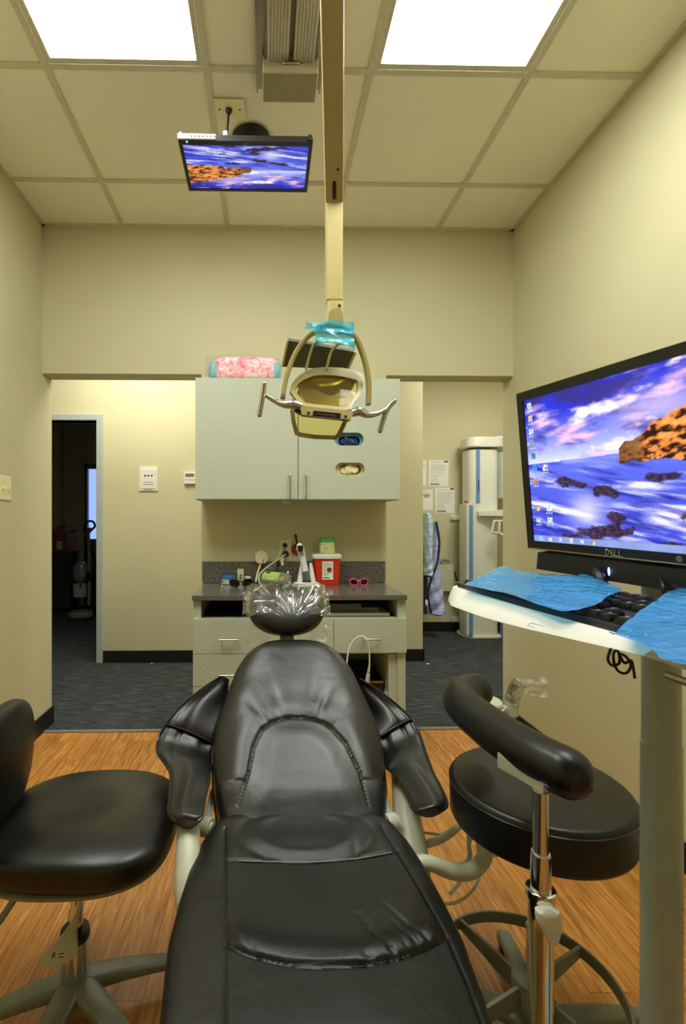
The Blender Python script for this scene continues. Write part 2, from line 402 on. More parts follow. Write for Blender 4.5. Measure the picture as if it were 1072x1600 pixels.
# storeroom window: bright daylight through a narrow tall pane
w0, w1 = W(139.5, 0, 7.2).x, W(158, 0, 7.2).x
struct('window_1', MB().bb(w0-0.05, w0, 7.13, 7.22, 0.02, 2.05, 0.004).bb(w1, w1+0.05, 7.13, 7.22, 0.02, 2.05, 0.004).bb(w0-0.05, w1+0.05, 7.13, 7.22, 1.98, 2.05, 0.004).bb(w0-0.05, w1+0.05, 7.13, 7.22, 0.02, W(0, 842, 7.2).z, 0.004), M['grey'])
struct('wall_storeroom_far', MB().bb(-2.95, w0-0.05, 7.15, 7.25, 0, 2.94).bb(w1+0.05, -0.8, 7.15, 7.25, 0, 2.94).bb(w0-0.06, w1+0.06, 7.15, 7.25, 2.05, 2.94), mk_wall('storeroom_blue_grey', (190, 190, 176)))
struct('window_1_pane', MB().bb(w0, w1, 7.19, 7.2, W(0, 842, 7.2).z, 1.98), emit('daylight_pane', (0.24, 0.36, 0.8, 1), 0.7))
# ---------------------------------------------------------------- lamps of the place
LE = 7.0
diff = emit('lamp_diffuser', (0.98, 1.0, 0.915, 1), LE)
def troffer(x0, x1, y0, y1, label, z=ZC, name='ceiling_light'):
    t = thing(name, ((x0+x1)/2, (y0+y1)/2, z), label, 'ceiling light', 'fluorescent troffers')
    b = MB(); w = 0.02
    b.bb(x0+.013, x0+.013+w, y0+.013, y1-.013, z-0.004, z+0.07, 0.002).bb(x1-.013-w, x1-.013, y0+.013, y1-.013, z-0.004, z+0.07, 0.002)
    b.bb(x0+.013, x1-.013, y0+.013, y0+.013+w, z-0.0042, z+0.07, 0.002).bb(x0+.013, x1-.013, y1-.013-w, y1-.013, z-0.0042, z+0.07, 0.002)
    b.bb(x0+.013, x1-.013, y0+.013, y1-.013, z+0.071, z+0.08)
    b.build('frame', M['grid'], t)
    MB().bb(x0+.013+w, x1-.013-w, y0+.013+w, y1-.013-w, z+0.002, z+0.008).build('diffuser', diff, t)
    return t
troffer(-0.83, -0.225, 0.635, 1.872, 'white fluorescent ceiling panel to the left of the ceiling track')
troffer(0.40, 1.012, 0.635, 1.872, 'white fluorescent ceiling panel to the right of the hanging lamp arm')
for nm, x, y, e, sx in (('hall_lamp', -1.0, 3.45, 17, 1.0), ('alcove_lamp', 2.1, 3.9, 16, 0.6)):
    l = bpy.data.lights.new(nm, 'AREA'); l.energy = e; l.size = sx; l.color = (1.0, 0.97, 0.88)
    o = bpy.data.objects.new(nm, l); o.location = (x, y, 2.9); C.objects.link(o)
# world: faint neutral fill
wd = bpy.data.worlds.new('world'); S.world = wd; wd.use_nodes = True
wd.node_tree.nodes['Background'].inputs[0].default_value = (0.5, 0.5, 0.5, 1); wd.node_tree.nodes['Background'].inputs[1].default_value = 0.02
# camera
cd = bpy.data.cameras.new('camera'); co = bpy.data.objects.new('camera', cd); C.objects.link(co)
cd.sensor_fit = 'VERTICAL'; cd.sensor_height = 24.0; cd.sensor_width = 24.0; cd.lens = FPX/1600*24.0
cd.shift_x = (536-PPX)/1600; cd.shift_y = (PPY-800)/1600; cd.clip_start = 0.02
co.location = CAM; co.rotation_euler = (PI/2, 0, -YAW); S.camera = co
S.view_settings.view_transform = 'Standard'; S.view_settings.look = 'None'; S.view_settings.gamma = 1.0; S.view_settings.exposure = 1.12; S.view_settings.use_curve_mapping = False
# ================================================================ CABINETS AND COUNTER
CX0, CX1 = -0.366, 0.704
UY = 2.572; UZ0, UZ1 = 1.334, 1.971
XM = W(466, 700, UY).x
def stadium(cx, cz, y, hw, hh, n=10):
    pts = []
    for k in range(n+1):
        a = -PI/2 + PI*k/n; pts.append((cx+hw-hh+hh*math.cos(a), y, cz+hh*math.sin(a)))
    for k in range(n+1):
        a = PI/2 + PI*k/n; pts.append((cx-hw+hh+hh*math.cos(a), y, cz+hh*math.sin(a)))
    return pts
uc = thing('wall_cabinet', ((CX0+CX1)/2, 2.72, UZ0), 'wide sage two-door wall cabinet hung between the two doorways', 'cabinet')
b = MB(); t_ = 0.018
b.bb(CX0, CX1, UY+0.02, YF, UZ1-t_, UZ1, 0.001).bb(CX0, CX1, UY+0.02, YF, UZ0, UZ0+t_, 0.001).bb(CX0, CX0+t_, UY+0.02, YF, UZ0, UZ1, 0.001).bb(CX1-t_, CX1, UY+0.02, YF, UZ0, UZ1, 0.001)
b.bb(CX0, CX1, YF-0.008, YF-0.001, UZ0, UZ1).bb(XM-0.009, XM+0.009, UY+0.03, YF, UZ0, UZ1)
b.build('body', M['lam'], uc)
d1 = MB().bb(CX0, XM-0.0018, UY, UY+0.019, UZ0+0.003, UZ1-0.002, 0.0012).build('door', M['lam'], uc)
o1, o2 = W(545.5, 686, UY), W(547, 733, UY)
x0, x1, z0, z1 = XM+0.0018, CX1, UZ0+0.003, UZ1-0.002
d2 = MB().holes([(x0, UY, z0), (x1, UY, z0), (x1, UY, z1), (x0, UY, z1)], [stadium(o1.x, o1.z, UY, 0.077, 0.034), stadium(o2.x, o2.z, UY, 0.077, 0.034)], (0, 0.019, 0)).build('door', M['lam'], uc)
lab(d2, 'door with two oval glove openings')
def bow(p0, p1, out, r, name, parent):
    p0, p1, out = V(p0), V(p1), V(out); d = (p1-p0)
    return MB().tube([p0, p0+out*0.7+d*0.02, p0+out+d*0.12, p1+out-d*0.12, p1+out*0.7-d*0.02, p1], r, 10, sub=4).build(name, M['steel'], parent)
for px, dd in ((453, d1), (478, d2)):
    x = W(px, 0, UY).x; bow((x, UY, W(0, 740, UY).z), (x, UY, W(0, 778, UY).z), (0, -0.028, 0), 0.0042, 'handle', dd)
MB().bb(W(441, 0, 2.7).x, W(453, 0, 2.7).x, 2.69, 2.72, UZ0-0.018, UZ0, 0.003).tube([(W(449, 0, 2.7).x, 2.695, UZ0-0.012), (W(451, 0, 2.7).x, 2.675, UZ0-0.016)], 0.004).build('catch', M['white'], uc)
# glove boxes standing behind the two openings
gb_blue = plain('glove_box_blue', (74, 158, 190), 0.5); gb_cream = plain('glove_box_cream', (206, 196, 150), 0.5)
def glove_box(c, bm, gm, label, seed, tuft):
    t = thing('glove_box', (c.x, UY+0.07, c.z-0.055), label, 'glove box', 'glove boxes in the wall cabinet')
    y = UY+0.024
    b = MB(); b.holes([(c.x-0.12, y, c.z-0.055), (c.x+0.12, y, c.z-0.055), (c.x+0.12, y, c.z+0.055), (c.x-0.12, y, c.z+0.055)], [stadium(c.x+0.004, c.z-tuft[0], y, 0.058, 0.026)], (0, 0.002, 0))
    b.bb(c.x-0.12, c.x+0.12, y+0.08, y+0.082, c.z-0.055, c.z+0.055)
    b.bb(c.x-0.12, c.x+0.12, y, y+0.082, c.z+0.055, c.z+0.057).bb(c.x-0.12, c.x+0.12, y, y+0.082, c.z-0.057, c.z-0.055).bb(c.x-0.122, c.x-0.12, y, y+0.082, c.z-0.055, c.z+0.055).bb(c.x+0.12, c.x+0.122, y, y+0.082, c.z-0.055, c.z+0.055)
    b.build('carton', bm, t)
    def f(q):
        n = noise.noise(q*38+V((seed, 0, 0)))*0.014 + abs(noise.noise(q*80+V((0, seed, 3))))*0.010
        return q*(1+n/max(q.length, 0.01)) + V((0, 0, 0))
    MB().sup((c.x+0.004, y+0.022, c.z-tuft[0]), (0.056, 0.028, 0.027), 0.9, 0.9, None, 64, 40, f).build('gloves', gm, t)
    return t
glove_box(o1, gb_blue, plain('navy_nitrile', (40, 44, 96), 0.35), 'blue carton of navy gloves behind the upper oval opening', 3, (0.008,))
glove_box(o2, gb_cream, plain('cream_latex', (226, 214, 160), 0.5), 'cream carton of latex gloves behind the lower oval opening', 9, (0.0,))
# pink bundle in clear wrap on the cabinet
pc = W(384, 590, 2.70)
pk = thing('wrapped_bundle', (pc.x, 2.70, UZ1), 'pink bundle in crinkled clear wrap on top of the wall cabinet', 'bundle')
def crk(s, a):
    def f(q):
        n = (abs(noise.noise(q*22+V((s, 0, 0))))*2-0.6)*a
        return q + q.normalized()*n
    return f
def mk_pinkpack():
    t = NT('pink_white_pack'); v = t.obj()
    n = t.a('ShaderNodeTexNoise', Scale=26.0, Detail=4.0, Roughness=0.6, Distortion=1.0); t.k(v, n.inputs['Vector'])
    t.k(t.ramp(n.outputs['Fac'], [(0.35, lin((252, 112, 132))), (0.5, lin((255, 190, 202))), (0.62, lin((255, 236, 236)))]), t.p.inputs['Base Color']); t.p.inputs['Roughness'].default_value = 0.35; return t.m
MB().sup((pc.x, 2.70, UZ1+0.066), (0.168, 0.09, 0.064), 0.35, 0.3, None, 72, 40, crk(2, 0.006)).build('pack', mk_pinkpack(), pk)
cl = film('clear_wrap', (0.97, 0.99, 0.99, 1), 0.95, 0.12, 0.3, 60)
bl = film('blue_wrap_end', (0.35, 0.75, 0.86, 1), 0.45, 0.15, 0.5, 60)
for sx, r in ((-1, 0.034), (1, 0.028)):
    MB().sup((pc.x+sx*0.165, 2.70, UZ1+0.055), (r, 0.085, 0.054), 0.6, 0.6, None, 40, 24, crk(5+sx, 0.005)).build('blue_end', bl, pk)
MB().sup((pc.x-0.01, 2.70, UZ1+0.071), (0.205, 0.1, 0.07), 0.5, 0.4, None, 72, 40, crk(8, 0.008)).build('wrap', cl, pk)
def tuft(u, v):
    a = u*2*PI; r = 0.012+v*0.055*(0.8+0.5*noise.noise(V((math.cos(a)*2, math.sin(a)*2, 5))))
    return (pc.x-0.165-0.05*v, 2.70+r*math.cos(a)*1.1, UZ1+0.062+v*0.03+r*math.sin(a)*(1+0.3*math.sin(5*a)))
MB().grid(tuft, 30, 10).build('gathered_end', cl, pk)
# ---- base cabinet
FY = 2.40; CT = 0.864
bc = thing('base_cabinet', ((CX0+CX1)/2, 2.62, 0), 'sage base cabinet with drawers, open shelf and open side bay under the grey counter', 'cabinet')
zN1, zN0 = CT-0.026, W(0, 967, FY).z
zd1, zd2 = W(0, 1022, FY).z, W(0, 1073, FY).z
zd3 = zd2-0.17
XD = W(521, 0, FY).x; XI = W(608, 0, FY).x; BX0, BX1 = W(302, 0, FY).x, W(634, 0, FY).x
b = MB()
b.bb(BX0, W(314, 0, FY).x, FY+0.002, YF-0.001, 0.09, zN1, 0.001).bb(W(621, 0, FY).x, BX1, FY+0.002, YF-0.001, 0.0, zN1, 0.001)
b.bb(BX0, BX1, YF-0.012, YF-0.001, 0.09, zN1).bb(BX0, BX1, FY+0.02, YF-0.01, zN0-0.018, zN0-0.001)
b.bb(XD-0.009, XD+0.009, FY+0.02, YF-0.01, 0.09, zN0-0.02).bb(BX0, XD, FY+0.02, YF-0.01, 0.09, 0.108).bb(XD, BX1, FY+0.02, YF-0.01, 0.09, 0.108).bb(XD, BX1, FY+0.02, YF-0.01, zd1-0.012, zd1-0.001)
b.bb(XI, W(622, 0, FY).x, FY+0.012, YF-0.01, 0.1, zd1-0.012)
b.build('body', M['lam'], bc)
MB().bb(BX0+0.01, BX1-0.02, FY+0.06, FY+0.075, 0.0, 0.09).bb(BX0+0.01, BX0+0.03, FY+0.06, YF-0.01, 0, 0.09).build('plinth', M['base'], bc)
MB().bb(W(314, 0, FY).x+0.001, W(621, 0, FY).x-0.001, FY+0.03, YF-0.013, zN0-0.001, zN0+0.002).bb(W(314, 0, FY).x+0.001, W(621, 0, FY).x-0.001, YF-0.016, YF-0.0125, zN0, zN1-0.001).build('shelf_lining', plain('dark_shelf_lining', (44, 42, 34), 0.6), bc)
def drawer(x0, x1, z0, z1, hx):
    d = MB().bb(x0+0.001, x1-0.001, FY-0.018, FY+0.001, z0+0.0012, z1-0.0012, 0.0012).bb(x0+0.015, x1-0.015, FY+0.001, FY+0.3, z0+0.012, z1-0.03).build('drawer', M['lam'], bc)
    z = z1-0.097; bb_ = MB()
    a, c = hx
    bb_.tube([(a, FY-0.018, z), (a, FY-0.043, z)], 0.0035, 8).tube([(c, FY-0.018, z), (c, FY-0.043, z)], 0.0035, 8).tube([(a-0.008, FY-0.044, z), (c+0.008, FY-0.044, z)], 0.0045, 10)
    bb_.build('handle', M['steel'], d); return d
h1 = (W(346, 0, FY).x, W(371, 0, FY).x); h2 = (W(567, 0, FY).x, W(590, 0, FY).x)
drawer(BX0, XD, zd1, zN0, h1); drawer(BX0, XD, zd2, zd1, h1); drawer(BX0, XD, zd3, zd2, h1); drawer(BX0, XD, 0.092, zd3, h1)
drawer(XD, BX1, zd1, zN0, h2)
ct = thing('countertop', ((CX0+CX1)/2, 2.62, CT-0.026), 'speckled dark grey stone countertop with backsplash on the base cabinet', 'countertop')
MB().bb(W(300, 0, 2.385).x, W(636, 0, 2.385).x, 2.378, YF-0.001, CT-0.025, CT, 0.003).build('slab', M['counter'], ct)
MB().bb(SX0+0.008, SX1-0.012, 2.857, YF-0.0005, CT+0.0002, W(0, 878, 2.857).z, 0.002).build('backsplash', M['counter'], ct)
# ---- things on the counter
CT += 0.0008
def WC(px, py): return Zp(px, py, CT)
def lathe_thing(name, c, prof, mat, label, cat, n=36, group=None):
    t = MB().lathe(prof, c, n=n).build(name, mat); return tag(t, label, cat, group)
c = V((W(357, 0, 2.82).x, 2.806, CT))
tb = thing('lidded_tub', c, 'small clear tub with a blue lid at left end of counter', 'tub')
MB().lathe([(0.030, 0), (0.034, 0.003), (0.039, 0.036), (0.0, 0.036)], c).build('bowl', plain('milky_plastic', (206, 212, 204), 0.3), tb)
MB().lathe([(0.0, 0.036), (0.043, 0.036), (0.044, 0.041), (0.040, 0.050), (0.0, 0.052)], c).build('lid', M['bluelid'], tb)
c = V((W(376, 0, 2.825).x, 2.825, CT))
bx = thing('small_carton', c, 'small ivory upright carton with a black figure printed on it', 'carton')
MB().bb(c.x-0.018, c.x+0.018, c.y-0.014, c.y+0.014, CT, CT+0.084, 0.003).build('carton', plain('ivory_card', (216, 210, 176), 0.5), bx)
fb = MB(); fy = c.y-0.0147
fb.tube([(c.x-0.004, fy, CT+0.052), (c.x+0.003, fy, CT+0.05), (c.x+0.004, fy, CT+0.04), (c.x-0.002, fy, CT+0.03)], 0.003, 8, sub=3).tube([(c.x-0.006, fy, CT+0.04), (c.x-0.002, fy, CT+0.03), (c.x-0.008, fy, CT+0.026)], 0.0022, 8).tube([(c.x+0.003, fy, CT+0.038), (c.x+0.006, fy, CT+0.027)], 0.002, 8)
fb.build('printed_figure', M['ink'], bx)
c = V((W(387, 0, 2.83).x, 2.83, CT))
jr = thing('small_jar', c, 'small round white jar beside the ivory carton', 'jar')
MB().lathe([(0.014, 0), (0.016, 0.002), (0.016, 0.03), (0, 0.03)], c).build('jar', M['white'], jr)
MB().lathe([(0.0, 0.03), (0.0185, 0.03), (0.0185, 0.04), (0.017, 0.042), (0, 0.042)], c).build('lid', M['white'], jr)
# black wrap-round goggles
def goggles(c, w, h, fm, lm, name, label, cat, bridge, rotz=0.0, arms=True):
    t = thing(name, c, label, cat)
    Rz = Matrix.Rotation(rotz, 3, 'Z'); P = lambda x, y, z: V(c) + Rz @ V((x, y, z))
    f = MB(); g = MB()
    for s in (-1, 1):
        ring = []; n = 26; cx = s*w*0.27
        for k in range(n):
            a = 2*PI*k/n; ca, sa = math.cos(a), math.sin(a)
            x = cx+w*0.2*spow(ca, 0.75); z = h*0.53+h*0.43*spow(sa, 0.8)+s*ca*h*0.05
            ring.append(P(x, 0.10*(x/w)**2*w*2, z))
        f.tube(ring, h*0.075, 8, loop=True)
        cc = sum(ring, V())/n
        vs = [g.b.verts.new(q) for q in ring]; v0 = g.b.verts.new(cc+Rz@V((0, -h*0.06, 0)))
        for k in range(n): g.b.faces.new((vs[k], vs[(k+1) % n], v0))
        if arms: f.tube([P(s*w*0.47, 0.10*0.22*w*2, h*0.72), P(s*w*0.5, w*0.2, h*0.74), P(s*w*0.5, w*0.55, h*0.66), P(s*w*0.49, w*0.75, h*0.3)], h*0.07, 8, sub=4)
    f.tube([P(-w*0.09, 0, h*0.62), P(0, -0.001, h*0.72), P(w*0.09, 0, h*0.62)], h*0.09, 8, sub=4)
    fo = f.build('frame', fm, t); g.build('lenses', lm, t); return t
dl = plain('dark_lens', (16, 14, 16), 0.08)
goggles(WC(376.5, 918), 0.128, 0.046, M['black'], dl, 'safety_goggles', 'black safety goggles lying in front of the ivory carton', 'goggles', 0)
goggles(WC(561, 915.5), 0.104, 0.040, M['pink'], dl, 'sunglasses', 'pink framed sunglasses on right end of counter', 'sunglasses', 0)
# dental pick
p = WC(345, 918)
t = MB().tube([W(342.5, 909, p.y+0.05)+V((0, 0, 0)), p+V((0.002, 0.06, 0.012)), p+V((0.004, 0.02, 0.006)), p+V((0.006, -0.01, 0.005))], [0.0014, 0.0022, 0.004, 0.005], 10, sub=4, rnd=True).build('dental_tool', M['chrome'])
tag(t, 'short silver hand tool lying at far left of counter', 'tool')
# white hand mirror leaning on the backsplash
c = W(408.5, 871, 2.84)
hm = thing('hand_mirror', (c.x, 2.84, CT), 'round cream hand mirror leaning against the backsplash', 'mirror')
yax = V((0.25, -0.95, 0.1)).normalized()
MB().lathe([(0.0, -0.006), (0.036, -0.006), (0.040, -0.002), (0.040, 0.003), (0.037, 0.006), (0.0, 0.006)], c, yax).build('disc', plain('cream_disc', (226, 216, 176), 0.4), hm)
MB().tube([c+V((-0.004, 0.0, -0.034)), W(402, 896, 2.82), W(399.5, 909, 2.80)], [0.007, 0.006, 0.006], 10, flat=0.6).build('handle', M['ivory'], hm)
MB().tube([c+yax*0.0065+V((0.007, 0, -0.03)), c+yax*0.0065+V((0.012, 0, -0.008))], [0.004, 0.001], 8).build('printed_mark', M['ink'], hm)
MB().tube([c+V((-0.036, -0.012, -0.034)), c+V((0.038, -0.012, -0.036))], 0.002, 8).build('band', M['black'], hm)
# wall outlet and plugs
c = W(445.5, 858.5, YF)
wo = thing('wall_outlet', (c.x, YF, c.z-0.058), 'ivory double wall outlet above the backsplash with two black plugs', 'outlet')
MB().bb(c.x-0.035, c.x+0.035, YF-0.006, YF, c.z-0.057, c.z+0.057, 0.002).build('plate', M['ivory'], wo)
for dz in (0.024, -0.026):
    q = V((c.x+(0.0 if dz > 0 else 0.004), YF-0.006, c.z+dz)); k = 0.014 if dz > 0 else 0.019
    MB().lathe([(k, 0), (k*0.95, 0.012), (k*0.6, 0.026), (0, 0.028)], q, (0, -1, 0)).build('plug', plain('black_plug', (24, 22, 34), 0.4), wo)
q = c+V((0.004, -0.03, -0.026))
cord = MB().tube([q, W(432, 876, 2.82), W(414, 889, 2.78), W(405.5, 898, 2.75), W(405, 909, 2.72), WC(408.5, 917)+V((0, 0, 0.0055)), WC(396, 926)+V((0, 0, 0.0055))], 0.0042, 10, sub=8).build('power_cord', M['hose'])
tag(cord, 'cream cord curving from the wall outlet down onto the counter', 'cord')
tg = thing('cord_tag', W(441, 872, 2.84), 'small white paper tag hanging on the cream cord', 'tag')
MB().prism([W(438.3, 870, 2.836), W(442.5, 869.5, 2.836), W(443.3, 883, 2.836), W(439.3, 883.5, 2.836)], (0, 0.0006, 0)).build('card', M['paper'], tg)
q = c+V((0, -0.03, 0.022))
cord = MB().tube([q, c+V((-0.006, -0.036, -0.002)), W(436, 874, 2.845), W(433, 888, 2.85), W(432, 904, 2.84)], 0.0026, 8, sub=6).build('power_cord', M['black'])
tag(cord, 'thin black cord dropping from the upper plug behind the counter things', 'cord')
# red round paddle
c = W(464, 858.5, 2.872)
rp = thing('round_paddle', (c.x, 2.872, c.z-0.035), 'red round paddle with a black handle hanging beside the wall outlet', 'paddle')
MB().lathe([(0, -0.004), (0.031, -0.004), (0.033, 0), (0.031, 0.004), (0, 0.004)], c, (0, -1, 0)).build('disc', plain('dark_red_disc', (150, 34, 22), 0.4), rp)
MB().tube([c+V((0.002, -0.005, 0.01)), W(463.5, 846, 2.866), W(462, 836.5, 2.866)], [0.006, 0.005, 0.007], 10, rnd=True).build('handle', M['black'], rp)
# silver pouch with green label, lying
A, B = W(413, 902, 2.74), W(440, 907, 2.66); ax = (B-A).normalized(); ln = 0.17
A = A-ax*0.004; A.z = CT+0.04
po = thing('wipes_tub', (A.x+ax.x*ln/2, A.y+ax.y*ln/2, CT), 'silver tub with a lime green label lying on its side behind the headrest', 'tub')
hax = V((ax.x, ax.y, 0)).normalized()
MB().lathe([(0, 0), (0.02, 0.0), (0.037, 0.008), (0.0395, 0.02), (0.0395, ln-0.02), (0.036, ln-0.004), (0, ln)], A, hax, 40).build('tub', plain('silver_foil', (190, 190, 176), 0.22, 0.7), po)
side = hax.cross(V((0, 0, 1))).normalized()
def lb(u, v):
    a = R(-5+95*v); return A+hax*(0.022+u*0.11)+(side*math.cos(a)+V((0, 0, 1))*math.sin(a))*0.0402
MB().grid(lb, 8, 16).build('label', plain('lime_label', (170, 206, 96), 0.4), po)
MB().grid(lambda u, v: A+hax*(0.032+u*0.03)+(side*math.cos(R(55+22*v))+V((0, 0, 1))*math.sin(R(55+22*v)))*0.0406, 4, 8).build('label_mark', M['ink'], po)
MB().grid(lambda u, v: A+hax*(0.06+u*0.05)+(side*math.cos(R(8+8*v))+V((0, 0, 1))*math.sin(R(8+8*v)))*0.0406, 4, 8).build('label_mark', M['paper'], po)
for px0, py0, px1, py1, r, w in ((445, 914, 450, 894, 0.007, 'left'), (449.5, 914, 453.5, 901, 0.0075, 'right')):
    a = WC(px0, py0+2); e = W(px1, py1, a.y)
    t = thing('nozzle', a, 'white tapered nozzle standing by the silver tub, %s one' % ('taller' if w == 'left' else 'shorter'), 'nozzle', 'white nozzles')
    MB().tube([a, lerp(a, e, 0.6), e], [r, r*0.95, r*0.75], 12, rnd=False).build('barrel', M['white'], t)
    MB().tube([e, e+(e-a).normalized()*0.006], [r*0.8, r*0.3], 12).build('tip', M['white'], t)
# curing light and its charging stand
cb_ = WC(475, 911); cb_.y = 2.695
st = thing('charging_stand', (cb_.x, cb_.y, CT), 'white charging stand with two prongs beside the red container', 'stand')
MB().loft([[V((cb_.x+a*math.cos(2*PI*k/48), cb_.y+a*0.45*math.sin(2*PI*k/48), CT+z)) for k in range(48)] for a, z in ((0.076, 0), (0.081, 0.004), (0.079, 0.014), (0.062, 0.024), (0.0, 0.028))]).build('base', M['white'], st)
for s, lean in ((-1, -0.006), (1, 0.006)):
    x = cb_.x+s*0.029+0.003
    MB().tube([(x+s*0.006, cb_.y+0.01, CT+0.018), (x+s*0.001, cb_.y+0.02, CT+0.07), (x-s*0.004, cb_.y+0.028, CT+0.122)], [0.012, 0.009, 0.005], 12, sub=3, flat=1.5, rnd=True).build('prong', M['white'], st)
MB().bb(cb_.x-0.022, cb_.x+0.026, cb_.y-0.02, cb_.y+0.02, CT+0.02, CT+0.032, 0.004).build('socket', M['black'], st)
e0, e1 = V((cb_.x+0.006, cb_.y, CT+0.033)), W(469, 853, 2.715)
cu = thing('curing_light', e0, 'white and grey cordless curing light standing in its charging stand', 'curing light')
d = e1-e0
MB().tube([e0, e0+d*0.26], [0.019, 0.0185], 20).build('grip', plain('slate_plastic', (92, 100, 104), 0.35), cu)
MB().tube([e0+d*0.26, e0+d*0.5, e0+d*0.78+V((-0.001, -0.003, 0)), e0+d*0.93+V((-0.003, -0.01, 0)), e1+V((-0.004, -0.012, 0))], [0.0185, 0.0175, 0.020, 0.023, 0.017], 20, sub=4, rnd=True).build('body', plain('pearl_plastic', (220, 222, 220), 0.25), cu)
q = e0+d*0.93+V((-0.003, -0.03, 0))
MB().box(q, (0.03, 0.012, 0.034), None, 0.004).build('display', M['black'], cu)
MB().lathe([(0, 0), (0.011, 0.0), (0.010, 0.004), (0, 0.005)], e0+d*0.77+V((-0.001, -0.021, 0)), (0, -1, 0.1)).build('button', M['grey'], cu)
# sharps container
c = V((W(510.5, 0, 2.78).x, 2.797, CT))
sh = thing('sharps_container', c, 'red sharps container with white lid on the counter', 'container')
def rr_(z, wx, wy, e=0.25, n=40): return [V((c.x+wx*spow(math.cos(2*PI*k/n), e), c.y+wy*spow(math.sin(2*PI*k/n), e), CT+z)) for k in range(n)]
MB().loft([rr_(0, 0.066, 0.045), rr_(0.003, 0.068, 0.047), rr_(0.148, 0.0755, 0.054), rr_(0.150, 0.0755, 0.054)]).build('bin', M['red'], sh)
MB().loft([rr_(0.148, 0.082, 0.06), rr_(0.166, 0.083, 0.061), rr_(0.172, 0.078, 0.056), rr_(0.173, 0.02, 0.02)]).build('lid', M['white'], sh)
yl = lambda z: c.y-0.047-(0.054-0.047)*z/0.148-0.0022
lp = lambda px, py: V((W(px, py, c.y-0.05).x, yl(W(px, py, c.y-0.05).z-CT), W(px, py, c.y-0.05).z))
lo = MB().prism([lp(503.5, 877), lp(520.5, 877), lp(520.5, 905.5), lp(503.5, 905.5)], (0, -0.0006, 0)).build('label', M['paper'], sh)
cc = lp(514.5, 890)+V((0, -0.0008, 0))
MB().lathe([(0, 0), (0.0145, 0), (0.0145, 0.0004), (0, 0.0004)], cc, (0, -1, 0)).build('label_disc', M['red'], lo)
bz = MB()
for k in range(3):
    a = R(90+120*k); o = cc+V((math.cos(a)*0.0052, -0.0008, math.sin(a)*0.0052)); n = 16
    ring = [o+V((0.0046*math.cos(2*PI*j/n), 0, 0.0046*math.sin(2*PI*j/n))) for j in range(n) if abs(((2*PI*j/n-a+PI) % (2*PI))-PI) > 0.5]
    ring.sort(key=lambda q: (math.atan2(q.z-o.z, q.x-o.x)-a) % (2*PI))
    bz.tube(ring, 0.0011, 6)
bz.tube([cc+V((0.003*math.cos(2*PI*j/16), -0.0008, 0.003*math.sin(2*PI*j/16))) for j in range(16)], 0.0006, 6, loop=True)
bz.build('hazard_symbol', M['ink'], lo)
lt = MB()
for j, (a, e) in enumerate(((505, 513), (505, 519.5), (505, 517), (505, 509.5), (505, 509), (505, 509.5), (505, 509), (505, 519), (505, 513), (505, 512))):
    py = 879.5+j*2.2 if j < 8 else 897+(j-8)*2.4
    p, q = lp(a, py), lp(e, py); lt.box((p+q)/2+V((0, -0.0009, 0)), (abs(q.x-p.x), 0.0003, 0.0028))
lt.build('label_print', M['inkg'], lo)
p, q = lp(505, 902.8), lp(514.5, 902.8); MB().box((p+q)/2+V((0, -0.0009, 0)), (abs(q.x-p.x), 0.0003, 0.005)).build('label_print', M['ink'], lo)
# yellow jar on the container lid
c2 = V((W(511.5, 0, 2.78).x, 2.797, CT+0.1735))
yj = thing('plastic_jar', c2, 'pale yellow jar with green lid standing on the red sharps container', 'jar')
def rj(z, w, e=0.55, n=36): return [V((c2.x+w*spow(math.cos(2*PI*k/n), e), c2.y+w*spow(math.sin(2*PI*k/n), e), c2.z+z)) for k in range(n)]
MB().loft([rj(0, 0.043), rj(0.003, 0.0455), rj(0.062, 0.0435), rj(0.066, 0.04)]).build('body', M['yellowjar'], yj)
MB().loft([rj(0.064, 0.042, 0.8), rj(0.067, 0.044, 0.8), rj(0.086, 0.0435, 0.8), rj(0.089, 0.04, 0.8)]).build('lid', M['greenlid'], yj)
lo = MB().box((c2.x-0.016, c2.y-0.0462, c2.z+0.032), (0.048, 0.001, 0.034)).build('label', plain('pale_label', (214, 222, 190), 0.6), yj)
lt = MB()
for j, w_ in enumerate((0.02, 0.034, 0.03)): lt.box((c2.x-0.016, c2.y-0.0469, c2.z+0.042-j*0.008), (w_, 0.0004, 0.0022))
lt.build('label_print', plain('green_ink', (96, 130, 110), 0.7), lo)
# boards lying on the open shelf
xs = W(500, 0, 2.5).x
for j, (xe, th, y0, mm, nm, lbl) in enumerate(((609, 0.014, 2.43, M['lam'], 'flat_board', 'lowest and widest sage board in the stack on the open shelf'), (592, 0.021, 2.46, M['grey'], 'flat_board', 'middle grey board in the stack on the open shelf'), (564, 0.026, 2.425, M['counter'], 'flat_board', 'topmost speckled grey board in the stack on the open shelf'))):
    zz = zN0+0.0022+(0, 0.0142, 0.0354)[j]
    t = MB().bb(xs-0.12+0.05*j, W(xe, 0, y0).x, y0, y0+0.3, zz, zz+th, 0.002).build(nm, mm); tag(t, lbl, 'board', 'boards on the open shelf')
